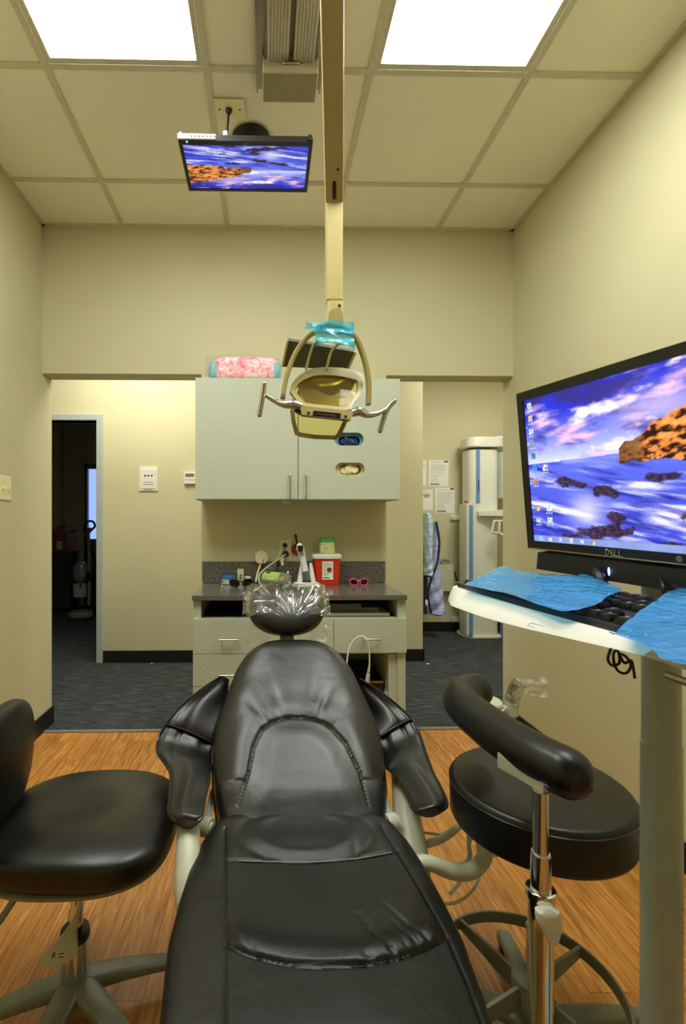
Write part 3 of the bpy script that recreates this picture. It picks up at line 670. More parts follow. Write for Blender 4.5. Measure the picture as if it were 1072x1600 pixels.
# the open side bay: black case, papers, cord looped over the drawer handle
c = W(585, 1052, 2.50)
cs = thing('black_case', (c.x, 2.66, 0.108), 'black equipment case in the open bay of the base cabinet', 'case')
xa, xb = W(560, 0, 2.47).x, W(600, 0, 2.47).x
MB().bb(xa, xb, 2.47, 2.86, 0.109, W(0, 1068, 2.47).z, 0.006).build('case', M['black'], cs)
MB().bb(xa, xb, 2.462, 2.47, W(0, 1070.5, 2.465).z, W(0, 1067.5, 2.465).z, 0.001).build('trim_strip', M['steel'], cs)
for k in range(3):
    pz = W(609+2.5*k, 1080+4*k, 2.45)
    t = MB().box((XI-0.0016-0.0026*k, 2.50+0.006*k, 0.109+(pz.z-0.109)/2), (0.002, 0.16, pz.z-0.109)).build('booklet', M['paper']); tag(t, 'white booklet standing at the right side of the open cabinet bay', 'booklet', 'booklets in the cabinet bay')
hz = zN0-0.097; hy = FY-0.044
lc = thing('sensor_cord', (h2[0], hy, 0.4), 'white cord with a grey connector looped over the right drawer handle', 'cord')
MB().tube([W(541.5, 1060, 2.30), W(542, 1035, 2.33), W(546, 1012, 2.345), W(555, 998, 2.35), W(565, 994.3, hy-0.004), W(573, 999, 2.34), W(577, 1015, 2.345), W(577.5, 1038, 2.345)], 0.0034, 10, sub=8).build('cord', M['white'], lc)
a, e = W(577.5, 1038, 2.345), W(573.5, 1068, 2.345)
MB().tube([a, lerp(a, e, .4)], [0.004, 0.0065], 12).tube([lerp(a, e, .46), lerp(a, e, .6), e], [0.0085, 0.0095, 0.0105], 14).build('connector', plain('pearl_grey', (204, 200, 190), 0.3), lc)
MB().tube([lerp(a, e, .4), lerp(a, e, .46)], 0.0062, 12).build('ring', M['grey'], lc)
# ================================================================ DENTAL CHAIR
AX = 0.093                                            # chair axis (x)
ch = thing('dental_chair', (AX, 1.15, 0), 'black leather dental treatment chair reclined in the middle of the room', 'dental chair')
# ---- seat and leg rest: one long cushion lofted along Y
ys = [0.30, 0.33, 0.40, 0.55, 0.755, 0.90, 1.008, 1.10, 1.165, 1.22, 1.265, 1.295, 1.31]
hw = [0.10, 0.165, 0.20, 0.228, 0.256, 0.272, 0.270, 0.262, 0.250, 0.222, 0.17, 0.09, 0.01]
zt = [0.435, 0.452, 0.465, 0.473, 0.476, 0.474, 0.472, 0.474, 0.482, 0.497, 0.488, 0.455, 0.42]
zb = [0.425, 0.40, 0.375, 0.36, 0.35, 0.34, 0.335, 0.335, 0.335, 0.345, 0.355, 0.38, 0.40]
def seam_y(px, py): return Pl(px, py, V((0, 0, 0.474)), V((0, 0, 1)))
fs = [seam_y(*p) for p in ((340, 1470), (355, 1477), (400, 1495), (450, 1506), (510, 1510), (570, 1507), (620, 1497), (660, 1481), (699, 1459))]
bs = [seam_y(*p) for p in ((340, 1341), (352, 1343), (400, 1346), (480, 1347), (560, 1341), (612, 1331), (630, 1326))]
fsx, fsy = [p.x-AX for p in fs], [p.y for p in fs]
bsx, bsy = [p.x-AX for p in bs], [p.y for p in bs]
lsm = [seam_y(*p) for p in ((350, 1310), (352, 1343), (353, 1400), (354, 1477), (353, 1540), (352, 1599))]
rsm = [seam_y(*p) for p in ((600, 1302), (621, 1329), (660, 1390), (698, 1457), (730, 1528), (756, 1599))]
def sx(tab, y): return interp(y, [p.y for p in reversed(tab)], [p.x-AX for p in reversed(tab)])
M['seat_leather'] = mk_leather('black_leather_seat', (9, 9, 8), 0.42, 0.2, 0.5)
def seat_disp(x, y):
    """upholstery relief: piped seams, padded panels, gathers"""
    fy = interp(x, fsx, fsy); by = interp(x, bsx, bsy); lx, rx = sx(lsm, y), sx(rsm, y)
    inx = smooth((x-lx)/0.03)*smooth((rx-x)/0.03)
    d = 0.0
    inside = lx-0.004 < x < rx+0.004
    for s, wdt, dep in ((y-fy, 0.0038, 0.0034), (y-by, 0.004, 0.003)):
        if inside: d -= dep*math.exp(-(s/wdt)**2)
    if y < 1.19: d -= 0.0026*math.exp(-((x-lx)/0.0036)**2) + 0.0026*math.exp(-((x-rx)/0.0036)**2)
    # the seat panel swells just behind the front seam, the thigh panel sits lower
    if inside:
        if y > fy:  d += 0.0085*math.exp(-((y-fy-0.022)/0.026)**2)*inx
        else:       d += -0.002*inx
        if y > by:  d += 0.006*inx*math.exp(-((y-by-0.06)/0.05)**2)
    # gathers running back from the front seam
    r = y-fy
    if r > 0 and inside:
        fall = math.exp(-r/0.03)*smooth(r/0.012)
        q = x*1.0+0.35*r
        d -= fall*inx*0.0030*max(0, math.sin(q*170+2.2*math.sin(q*41)))**3
        for x0, ln, dp, sl in ((0.005, .05, .003, 0.15), (0.052, .085, .004, 0.1), (0.085, .06, .006, 0.28), (0.13, .16, .007, 0.42), (0.175, .10, .005, 0.42), (0.20, .15, .006, 0.5), (-0.09, .04, .003, -0.1)):
            if r < ln*1.2: d -= dp*0.75*math.exp(-((x-x0+sl*r)/0.0036)**2)*smooth((ln*1.2-r)/ln)*smooth(r/0.012)
    # pleats round the seat hollow at the back
    r2 = y-by
    if r2 > 0 and inside:
        e = math.hypot((x+0.0)/0.155, (y-1.165)/0.085)
        d -= 0.004*math.exp(-((e-1.0)/0.10)**2)*inx
        d += 0.0025*math.exp(-((e-0.72)/0.10)**2)*inx
        d -= 0.004*math.exp(-r2/0.03)*max(0, math.sin(x*62+1.0))**8*inx
    return d + 0.0016*fbm(x*9, y*9, 1)
def seat_ring(y, n=120):
    w, a, b = interp(y, ys, hw), interp(y, ys, zt), interp(y, ys, zb)
    # smooth the table a little
    out = []; m = (a+b)/2+0.02; up, dn = a-m, m-b
    for k in range(n):
        t = 2*PI*k/n; c, s = math.cos(t), math.sin(t)
        x = w*spow(c, 0.42); z = m+(up*abs(s)**0.42 if s > 0 else -dn*abs(s)**0.5)
        if s > 0: z += seat_disp(x, y)*smooth(abs(s)/0.55)
        out.append((AX+x, y, z))
    return out
def uprise(tab, k=3):
    return tab
Yl = list(np.concatenate([np.linspace(0.30, 0.42, 12), np.linspace(0.43, 0.72, 40), np.linspace(0.7225, 1.24, 210), np.linspace(1.243, 1.31, 26)]))
def smtab(tab):
    x = np.linspace(0.30, 1.31, 203); v = np.interp(x, ys, tab); k = np.ones(7)/7
    p = np.pad(v, 3, mode='edge'); v2 = np.convolve(p, k, 'valid'); v2[:6] = v[:6]; v2[-6:] = v[-6:]; return x, v2
for nm in ('hw', 'zt', 'zb'):
    xx, vv = smtab(globals()[nm]); globals()[nm] = list(vv)
ys = list(xx)
seat = MB().loft([seat_ring(float(y), 400) for y in Yl]).build('seat_cushion', M['seat_leather'], ch, sharp=80)
def on_seat(x, y, o=0.0): 
    w, a, b = interp(y, ys, hw), interp(y, ys, zt), interp(y, ys, zb)
    m = (a+b)/2+0.02; c = min(1, abs(x/w))**(1/0.42); s = math.sqrt(max(0, 1-c*c))
    return V((AX+x, y, m+(a-m)*s**0.42+seat_disp(x, y)*smooth(s/0.55)+o))
def seam_tube(pts, r, mat, name='seam_piping'):
    return MB().tube(pts, r, 6, cap=True).build(name, mat, seat)
stitch = plain('grey_stitching', (120, 122, 112), 0.5)
seam_tube([on_seat(x, interp(x, fsx, fsy), 0.0012) for x in np.linspace(fsx[1], fsx[-1]-0.002, 60)], 0.0012, M['piping'])
lab(seam_tube([on_seat(x, interp(x, bsx, bsy), 0.0026) for x in np.linspace(bsx[1]+0.03, bsx[-2], 60)], 0.0015, stitch), 'pale stitched seam across the seat')
seam_tube([on_seat(sx(lsm, y), y, 0.0012) for y in np.linspace(0.42, 1.12, 90)], 0.0012, M['piping'])
seam_tube([on_seat(sx(rsm, y), y, 0.0012) for y in np.linspace(0.62, 1.12, 90)], 0.0012, M['piping'])
p = Pl(345.5, 1531, V((0, 0, 0.47)), V((0, 0, 1))); 
MB().sup(on_seat(p.x-AX, p.y, 0.0002), (0.003, 0.009, 0.0008), 1, 1, None, 12, 8).build('leather_tear', M['blackm'], seat)
# ---- backrest
TL = R(35.5); B0 = V((AX, 1.22, 0.467)); BT = V((0, math.cos(TL), math.sin(TL))); BN = V((0, -math.sin(TL), math.cos(TL)))
def bp(s, t, h): return B0 + V((s, 0, 0)) + BT*t + BN*h
def b_st(px, py):
    q = Pl(px, py, B0+BN*0.0, BN); d = q-B0; return d.x, d.dot(BT)
prof = [(334, 597, 1291), (328, 602, 1229), (328, 597, 1161), (334, 581, 1117), (345, 562, 1081), (360, 544, 1043), (378, 526, 1018), (405, 503, 1002), (431, 476, 996.5)]
bt, bw = [], []
for a, c, y in prof:
    l, r = b_st(a, y), b_st(c, y); bt.append((l[1]+r[1])/2); bw.append((r[0]-l[0])/2)
bt = [-0.10, -0.06] + bt + [bt[-1]+0.002]; bw = [0.17, 0.2] + bw + [0.012]
TM = bt[-1]
def btab():
    x = np.linspace(bt[0], TM, 400); v = np.interp(x, bt, bw); k = np.ones(25)/25; p = np.pad(v, 12, mode='edge'); v2 = np.convolve(p, k, 'valid'); v2[-40:] = v2[-40:]*(1-np.linspace(0, 1, 40)**2)+v[-40:]*np.linspace(0, 1, 40)**2; return list(x), list(v2)
bt, bw = btab()
arch = [b_st(*q) for q in ((372, 1262), (387, 1220), (396, 1175), (409, 1148), (425, 1136), (445, 1129.5), (465, 1128), (486, 1131), (503, 1136), (518, 1146), (539, 1170), (561, 1215), (574, 1262))]
archd = []
for i in range(len(arch)-1):
    for k in range(8):
        f = k/8; archd.append((arch[i][0]+(arch[i+1][0]-arch[i][0])*f, arch[i][1]+(arch[i+1][1]-arch[i][1])*f))
archd = np.array(archd+[arch[-1]]); topi = int(np.argmax(archd[:, 1])); ac = (float(archd[topi, 0]), float(archd[topi, 1])-0.13)
def back_disp(s, t):
    dd = np.hypot(archd[:, 0]-s, archd[:, 1]-t); i = int(np.argmin(dd)); dist = float(dd[i])
    frac = smooth((t+0.0)/0.13)                          # the seam fades out towards the seat
    th = math.atan2(t-ac[1], s-ac[0]); rho = math.hypot(s-ac[0], (t-ac[1])); ra = math.hypot(archd[i, 0]-ac[0], archd[i, 1]-ac[1])
    outside = rho > ra
    d = -0.006*math.exp(-(dist/0.0042)**2)*frac
    if outside and t > ac[1]-0.05:
        d += 0.005*math.exp(-((dist-0.035)/0.035)**2)*frac
        fall = math.exp(-dist/0.055)*smooth(dist/0.010); upw = smooth((math.sin(th)-0.55)/0.35)
        w = math.sin(th*31+2.4*math.sin(th*9)); w2 = math.sin(th*17+1.1)
        d -= 0.0042*max(0, w)**3*fall*upw*(0.6+0.4*math.sin(th*5))
        d -= 0.0035*max(0, w2)**2*math.exp(-((dist-0.05)/0.06)**2)*upw
    else:
        d += 0.010*smooth(dist/0.07)*smooth((t+0.02)/0.1)
    d += 0.006*math.exp(-((abs(s)-0.16)/0.05)**2)*smooth(t/0.1)*smooth((0.45-t)/0.1)
    return d + 0.0012*fbm(s*9, t*9, 4)
def back_ring(t, n=400):
    w = interp(t, bt, bw); u = max(0, (t-(TM-0.07))/0.07); th = 0.055*math.sqrt(max(0.02, 1-u**2.2)); out = []
    for k in range(n):
        a = 2*PI*k/n; c, q = math.cos(a), math.sin(a); s = w*spow(c, 0.55)
        h = (th*abs(q)**0.75 if q > 0 else -0.05*abs(q)**0.5)
        if q > 0: h += back_disp(s, t)*smooth(q/0.6)*(1-u**2*0.9)
        out.append(bp(s, t, h-0.03))
    return out
Tl = np.concatenate([np.linspace(-0.10, 0.0, 14), np.linspace(0.004, TM-0.05, 150), np.linspace(TM-0.048, TM-0.002, 26), np.linspace(TM-0.0015, TM, 5)])
back = MB().loft([back_ring(float(t)) for t in Tl]).build('backrest', M['leather'], ch, sharp=80)
def on_back(s, t, o=0.0):
    w = interp(t, bt, bw); c = min(1, abs(s/w))**(1/0.55); q = math.sqrt(max(0, 1-c*c)); return bp(s, t, 0.055*q**0.75+back_disp(s, t)*smooth(q/0.6)-0.03+o)
MB().tube([on_back(a, c, 0.002) for a, c in archd[6:-6]], 0.0017, 6).build('seam_piping', M['piping'], back)
for s in (-1, 1): MB().tube([bp(s*(interp(t, bt, bw)+0.002), t, -0.052) for t in np.linspace(0.0, TM-0.03, 40)], 0.004, 8).build('edge_piping', M['piping'], back)
# rigid shell behind the backrest
MB().loft([[bp(interp(t, bt, bw)*0.86*spow(math.cos(2*PI*k/40), .5), t, -0.095+0.022*spow(math.sin(2*PI*k/40), .5)) for k in range(40)] for t in np.linspace(-0.02, TM-0.06, 24)]).build('back_shell', M['greyg'], ch)
# ---- head rest on its bar
hc = W(447.5, 953, 1.80); HL = R(48)
HT = V((0, math.cos(HL), math.sin(HL))); HN = V((0, -math.sin(HL), math.cos(HL))); HR = Matrix((V((1, 0, 0)), HT, HN)).transposed()
def hshape(q):
    q = V(q); q.x *= 1.0+0.10*q.y/0.1; q.z += -0.9*q.x*q.x*0.0-0.012*math.exp(-(q.x/0.06)**2)*(1 if q.z > 0 else 0); return q
head = MB().sup(hc, (0.140, 0.098, 0.048), 0.72, 0.84, HR, 64, 36, hshape).build('headrest', M['leather'], ch, sharp=80)
MB().box(hc-HT*0.09-HN*0.03, (0.05, 0.26, 0.016), HR, 0.005).build('headrest_bar', M['greyg'], ch)
# ---- slings and arm pads
def pad(rows, name, th, bulge, wr, piping='outer', seed=0, sub=8, na=30):
    O = catmull([W(*r[0]) for r in rows], sub); I = catmull([W(*r[1]) for r in rows], sub); rings = []; top = []
    nrm = V((0, -0.35, 0.93))
    for i, (o, q) in enumerate(zip(O, I)):
        f = i/(len(O)-1); e = min(1, math.sqrt(max(0, min(f, 1-f))*9))
        r = []; tp = []
        for k in range(na+1):
            a = k/na; p = lerp(o, q, a); h = bulge*(math.sin(PI*a)**0.55)*(0.35+0.65*e)
            h += wr(f, a)*math.sin(PI*a)**0.4 if wr else 0
            tp.append(p+nrm*h)
        r = tp + [lerp(o, q, k/na)-nrm*th*(math.sin(PI*k/na)**0.35) for k in range(na-1, 0, -1)]
        rings.append(r)
    pd = MB().loft(rings).build(name, M['leather'], ch, sharp=80)
    pp = [p+nrm*0.001 for p in O]
    MB().tube(pp, 0.0036, 8).build('piping', M['piping'], pd)
    if piping == 'both': MB().tube([p+nrm*0.001 for p in I], 0.0034, 8).build('piping', M['piping'], pd)
    return pd, O, I
def near_(rows):
    k = [0, 0, 0.015, 0.025, 0.035, 0.045, 0.05, 0.05, 0.05]
    return [tuple((a, b, y*(1-q)) for a, b, y in r) for r, q in zip(rows, k)]
LA_ = RA_ = None
def gath(c, s, amp, n):
    return lambda f, a: -amp*math.exp(-abs(f-c)/s)*max(0, math.sin(a*n+2*math.sin(a*5)))**2 + 0.0035*math.sin(a*9+f*5)*math.sin(f*PI)
LW = [((345, 1057, 1.60), (358, 1062, 1.63)), ((318, 1075, 1.57), (356, 1087, 1.59)), ((283, 1104, 1.53), (352, 1116, 1.55)), ((258, 1133, 1.485), (346, 1170, 1.48))]
LA = [((258, 1133, 1.485), (346, 1170, 1.48)), ((247, 1157, 1.455), (341, 1188, 1.445)), ((246, 1176, 1.43), (331, 1199, 1.40)), ((258, 1194, 1.405), (328, 1209, 1.375)), ((266, 1210, 1.375), (327, 1222, 1.35)), ((266, 1240, 1.31), (321, 1245, 1.30)), ((263, 1266, 1.255), (318, 1265, 1.255)), ((268, 1279, 1.228), (316, 1277, 1.228)), ((276, 1285, 1.215), (309, 1284, 1.215))]
RW = [((562, 1061, 1.60), (551, 1064, 1.63)), ((597, 1083, 1.565), (562, 1094, 1.59)), ((624, 1105, 1.53), (576, 1128, 1.545)), ((645, 1125, 1.495), (582, 1162, 1.48))]
RA = [((645, 1125, 1.495), (582, 1162, 1.48)), ((655, 1146, 1.46), (588, 1184, 1.445)), ((662, 1166, 1.43), (600, 1197, 1.40)), ((669, 1187, 1.395), (610, 1205, 1.385)), ((678, 1210, 1.355), (623, 1216, 1.355)), ((690, 1233, 1.305), (636, 1240, 1.305)), ((698, 1251, 1.265), (643, 1261, 1.26)), ((697, 1262, 1.24), (648, 1267, 1.238)), ((689, 1266, 1.228), (656, 1268, 1.228))]
for rows, arm in ((LW, near_(LA)), (RW, near_(RA))):
    pd, O, I = pad(rows, 'shoulder_wing', 0.016, 0.012, gath(1.0, 0.25, 0.011, 17), seed=1)
    pd2, O2, I2 = pad(arm, 'armrest', 0.022, 0.015, gath(0.02, 0.13, 0.009, 21), 'both', seed=2)
    sm = [lerp(O2[0], I2[0], k/12)+V((0, -0.35, 0.93))*(0.012*math.sin(PI*k/12)**0.5+0.001) for k in range(13)]
    MB().tube(sm, 0.0034, 8).build('seam_piping', M['piping'], pd2)
# ---- enamelled arm supports, pivots, seat frame, pedestal
def strip(pts, wdt, th, name, mat, parent, upv=(1, 0, 0)):
    return MB().tube(pts, wdt, 20, sub=8, flat=th, up=upv).build(name, mat, parent)
LP = [W(292, 1262, 1.235), W(294, 1300, 1.185), W(294, 1340, 1.135), W(293, 1385, 1.09), W(302, 1430, 1.06), W(340, 1470, 1.05)]
strip(LP, [0.022, 0.027, 0.0295, 0.0295, 0.0295, 0.028], 1.0, 'arm_support', M['beige'], ch)
RP = [W(623, 1180, 1.46), W(629, 1225, 1.38), W(636, 1280, 1.29), W(645, 1330, 1.22), W(648, 1370, 1.17), W(640, 1430, 1.12), W(610, 1470, 1.10)]
strip(RP, [0.026, 0.030, 0.036, 0.037, 0.036, 0.034, 0.03], 1.0, 'arm_support', M['beige'], ch)
pv = W(611, 1286, 1.245)
MB().lathe([(0, -0.015), (0.021, -0.015), (0.023, -0.012), (0.023, 0.012), (0.021, 0.016), (0.013, 0.016), (0.011, 0.02), (0, 0.02)], pv, (-0.9, -0.4, 0.1)).build('pivot', M['beige'], ch)
MB().tube([pv, W(603, 1255, 1.29), W(596, 1225, 1.36)], [0.012, 0.009, 0.009], 10, flat=0.6).build('recline_link', M['pole'], ch)
pv = W(322, 1292, 1.245)
MB().lathe([(0, -0.015), (0.021, -0.015), (0.023, -0.012), (0.023, 0.012), (0.021, 0.016), (0.013, 0.016), (0.011, 0.02), (0, 0.02)], pv, (0.9, -0.4, 0.1)).build('pivot', M['beige'], ch)
MB().tube([pv, W(326, 1268, 1.28), W(333, 1235, 1.36)], [0.010, 0.008, 0.008], 10, flat=0.6).build('recline_link', M['pole'], ch)
MB().bb(AX-0.16, AX+0.16, 0.62, 1.26, 0.30, 0.352, 0.012).build('seat_frame', M['greyg'], ch)
MB().loft([[(AX+w*spow(math.cos(2*PI*k/40), .5), 1.08+d*spow(math.sin(2*PI*k/40), .5), z) for k in range(40)] for w, d, z in ((0.11, 0.14, 0.31), (0.10, 0.13, 0.2), (0.12, 0.16, 0.08), (0.15, 0.2, 0.05))]).build('lift_column', M['beige'], ch)
MB().loft([[(AX+w*spow(math.cos(2*PI*k/48), .5), 1.12+d*spow(math.sin(2*PI*k/48), .5), z) for k in range(48)] for w, d, z in ((0.17, 0.36, 0.0), (0.175, 0.365, 0.006), (0.172, 0.36, 0.04), (0.15, 0.33, 0.052))]).build('floor_base', M['beige'], ch)
# ---- clear barrier sleeve over the headrest
def mk_sleeve():
    t = NT('clear_barrier_film'); tr = t.a('ShaderNodeBsdfTransparent'); tr.inputs['Color'].default_value = (0.93, 0.95, 0.96, 1)
    g = t.a('ShaderNodeBsdfGlossy'); g.inputs['Roughness'].default_value = 0.15
    n = t.a('ShaderNodeTexNoise', Scale=9.0, Detail=1.0, Roughness=0.4, Distortion=0.8); t.k(t.obj((1, 1, 0.6), (0, 0, 0.5)), n.inputs['Vector'])
    b = t.a('ShaderNodeBump'); b.inputs['Strength'].default_value = 0.5; b.inputs['Distance'].default_value = 0.02; t.k(n.outputs['Fac'], b.inputs['Height']); t.k(b.outputs[0], g.inputs['Normal'])
    lw, fo = coat(t, 0.24, 0.7, 3.0); t.k(b.outputs[0], lw.inputs['Normal'])
    m = t.a('ShaderNodeMixShader'); t.k(fo, m.inputs[0]); t.k(tr.outputs[0], m.inputs[1]); t.k(g.outputs[0], m.inputs[2]); t.k(m.outputs[0], t.out.inputs['Surface']); return t.m
M['sleeve'] = mk_sleeve()
def wrinkle(x, y):
    """pulled folds that converge on the lower middle of the pad"""
    fx, fy = 0.02, -0.075; a = math.atan2(y-fy, x-fx); r = math.hypot(x-fx, y-fy)
    k = abs(noise.noise(V((a*2.0+0.4*math.sin(r*25), r*3, 1.3)))); k2 = abs(noise.noise(V((x*15+y*7, y*8-x*4, 7.0)))); k3 = abs(noise.noise(V((a*3.5, r*9, 4))))
    s = lambda q, p: max(0, 1-2.2*q)**p
    return 0.014*s(k, 2.2) + 0.008*s(k2, 2.0) + 0.008*s(k3, 2.0)
def sleeve(u, v):
    # u round the pad left-right, v from bottom edge over the face to the top
    x = (u-0.5)*0.292; y = -0.052+v*0.150
    h = 0.050*(max(0, 1-abs(x/0.148)**3.2)**0.5)*(max(0, 1-abs((y-0.0)/0.103)**3.2)**0.5)+0.004-0.008*math.exp(-(x/0.06)**2)
    return hc+V((x, 0, 0))+HT*y+HN*(h+wrinkle(x, y))
sl = thing('headrest_sleeve', hc, 'crinkled clear plastic sleeve pulled over the black headrest', 'plastic cover')
MB().grid(sleeve, 150, 100).build('film', M['sleeve'], sl, sharp=60)
for s in (-1, 1):
    def ear(u, v, s=s):
        y = -0.02+u*0.1; return hc+V((s*(0.13+v*0.03), 0, 0))+HT*y+HN*(0.02-0.02*v+0.008*noise.noise(V((u*7, v*4, s*3.0))))
    MB().grid(ear, 24, 12).build('side_fold', M['sleeve'], sl, sharp=60)
    def skirt(u, v, s=s):
        q = W(lerp(380, 420, u) if s < 0 else lerp(482, 521, u), lerp(975, 1006, v), 1.77); return q+V((0, 0.014*noise.noise(V((u*5, v*5, s*2.0)))-0.0, 0))
    MB().grid(skirt, 24, 18).build('loose_skirt', film('skirt_film', (0.97, 0.98, 0.97, 1), 0.95, 0.2), sl, sharp=60)
# ================================================================ STOOLS
def star_leg(c, ang, ln, z0, name, parent, mat, w0=0.028, w1=0.016):
    a = R(ang); d = V((math.cos(a), math.sin(a), 0)); sd = V((-d.y, d.x, 0)); rings = []
    for i in range(15):
        t = i/14; p = V((c[0], c[1], 0))+d*(0.02+t*(ln-0.02)); wd = lerp(w0, w1, t); zt_ = z0-0.028*t**2; zb_ = zt_-lerp(0.034, 0.02, t)
        ring = []
        for k in range(20):
            b = 2*PI*k/20; ring.append(p+sd*wd*spow(math.cos(b), 0.6)+V((0, 0, (zt_+zb_)/2+(zt_-zb_)/2*spow(math.sin(b), 0.6))))
        rings.append(ring)
    l = MB().loft(rings).build(name, mat, parent)
    e = V((c[0], c[1], 0))+d*ln
    MB().tube([e+V((0, 0, 0.022)), e+V((0, 0, z0-0.04))], 0.006, 10).lathe([(0, -0.011), (0.022, -0.011), (0.025, -0.008), (0.025, -0.004), (0.012, -0.002), (0.012, 0.002), (0.025, 0.004), (0.025, 0.008), (0.022, 0.011), (0, 0.011)], e+sd*0.0+V((0, 0, 0.025)), sd).build('caster', M['blackm'], l)
    MB().sup(e+V((0, 0, 0.032)), (0.027, 0.018, 0.022), 0.8, 0.8, Matrix.Rotation(a, 3, 'Z'), 20, 12, lambda q: V((q.x, q.y, max(q.z, -0.004)))).build('caster_hood', mat, l)
    return l
# ---- operator's stool, left
c = V((-0.458, 1.262, 0)); hub = V((-0.475, 1.237, 0))
s1 = thing('operator_stool', c, 'black stool with a broad contoured seat and backrest at left of the dental chair', 'stool')
def sh1(q):
    q = V(q); r = q.x/0.232
    if q.z > 0: q.z += 0.006*math.cos(r*2.2) - 0.012*smooth((0.12-math.hypot(q.x*0.8+0.02, q.y))/0.12)
    q.y *= 1+0.05*r
    return q
MB().sup(c+V((0, 0, 0.452)), (0.234, 0.212, 0.048), 0.55, 0.72, None, 96, 40, sh1).build('seat', M['vinyl'], s1, sharp=80)
MB().loft([[c+V((w*0.232*spow(math.cos(2*PI*k/80), .74), w*0.212*spow(math.sin(2*PI*k/80), .74), z)) for k in range(80)] for w, z in ((0.82, 0.402), (0.955, 0.408), (0.975, 0.418), (0.9, 0.425))]).build('seat_pan', M['greyg'], s1)
MB().sup(V((-0.668, 1.225, 0.605)), (0.052, 0.21, 0.152), 0.8, 0.72, Matrix.Rotation(R(4), 3, 'Y'), 64, 40, lambda q: V((q.x-0.7*q.y*q.y, q.y, q.z))).build('backrest', M['vinyl'], s1, sharp=80)
MB().tube([c+V((-0.10, -0.03, 0.398)), c+V((-0.155, -0.06, 0.30)), c+V((-0.20, -0.06, 0.25)), c+V((-0.27, -0.04, 0.28)), c+V((-0.285, -0.03, 0.42)), c+V((-0.25, -0.03, 0.55))], 0.014, 12, sub=6, flat=0.5).build('backrest_bar', M['greyg'], s1)
MB().cyl((hub.x+0.002, hub.y, 0.19), (c.x-0.012, c.y-0.006, 0.402), 0.0165).build('gas_spring', M['chrome'], s1)
MB().lathe([(0.033, 0.07), (0.034, 0.075), (0.033, 0.185), (0.034, 0.19), (0.030, 0.2), (0.018, 0.205)], hub).build('column', M['chrome'], s1)
MB().lathe([(0.035, 0.186), (0.036, 0.19), (0.034, 0.206), (0.018, 0.209)], hub).build('column_collar', M['black'], s1)
MB().lathe([(0.05, 0.045), (0.058, 0.05), (0.056, 0.078), (0.042, 0.088), (0.03, 0.09)], hub).build('hub', M['greyg'], s1)
for a in (17, 111, 202, 265, 321): star_leg(hub, a, 0.27, 0.092, 'leg', s1, M['greyg'], 0.034, 0.018)
lv = [W(127, 1410, 1.19), W(114, 1446, 1.165), W(99, 1480, 1.14), W(82, 1513, 1.12)]



P0, P1 = lv[0], lv[-1]
def lever():
    pts = catmull(lv, 8); rings = []
    for i, p in enumerate(pts):
        t = i/(len(pts)-1); w = interp(t, [0, .25, .45, .7, .86, .96, 1], [0.004, 0.007, 0.017, 0.034, 0.037, 0.026, 0.004]); h = interp(t, [0, .3, .7, 1], [0.004, 0.004, 0.006, 0.003])
        nn = V((0.15, -0.65, 0.74)); rings.append([p+V((1, 0.15, 0)).normalized()*w*math.cos(2*PI*k/20)+nn*h*math.sin(2*PI*k/20) for k in range(20)])
    return MB().loft(rings)
lo = lever().build('height_lever', M['beige'], s1)

pk_ = MB(); nn = V((0.15, -0.65, 0.74)); lc_ = lerp(lv[2], lv[3], 0.35)+nn*0.0062; rx = V((1, 0.15, 0)).normalized(); ry = nn.cross(rx)
pk_.tube([lc_+rx*-0.014+ry*-0.006, lc_+rx*-0.012+ry*0.006, lc_+rx*-0.004+ry*0.009, lc_+rx*-0.007+ry*0.012], 0.0011, 6, sub=3).tube([lc_+rx*-0.010+ry*-0.004, lc_+rx*-0.010+ry*0.004], 0.0011, 6)
for j in range(3): pk_.box(lc_+rx*0.005+ry*(0.006-0.006*j), (0.011, 0.0018, 0.0006), Matrix((rx, ry, rx.cross(ry))).transposed())
pk_.build('printed_mark', M['ink'], lo)
# ---- assistant's stool, right
c = V((0.648, 1.161, 0)); hub = V((0.623, 1.115, 0))
s2 = thing('assistant_stool', c, 'black round assistant stool with curved torso bar and foot ring beside the grey post', 'stool')
MB().lathe([(0, 0.502), (0.185, 0.502), (0.194, 0.506), (0.198, 0.515), (0.199, 0.585), (0.195, 0.597), (0.186, 0.6035), (0.10, 0.606), (0.0, 0.6065)], c, n=96).build('seat', M['vinyl'], s2, sharp=60)
MB().tube([c+V((0.1985*math.cos(2*PI*k/96), 0.1985*math.sin(2*PI*k/96), 0.588)) for k in range(96)], 0.0022, 6, loop=True).build('seat_welt', M['piping'], s2)
MB().lathe([(0.0, 0.47), (0.06, 0.47), (0.16, 0.488), (0.175, 0.5015), (0, 0.5015)], c).build('seat_pan', M['greyg'], s2)
MB().cyl((hub.x, hub.y, 0.27), (hub.x+0.012, hub.y+0.012, 0.475), 0.015).cyl((hub.x, hub.y, 0.11), (hub.x, hub.y, 0.29), 0.026).build('column', M['chrome'], s2)
MB().lathe([(0.045, 0.04), (0.055, 0.05), (0.052, 0.085), (0.036, 0.11), (0.034, 0.135), (0.03, 0.14)], hub).build('hub', M['greyg'], s2)
for a in (7, 79, 151, 223, 295): star_leg(hub, a, 0.275, 0.09, 'leg', s2, M['greyg'], 0.03, 0.017)
rc = V((0.597, 1.112, 0)); rz, rh, rr0 = 0.178, 0.028, 0.197
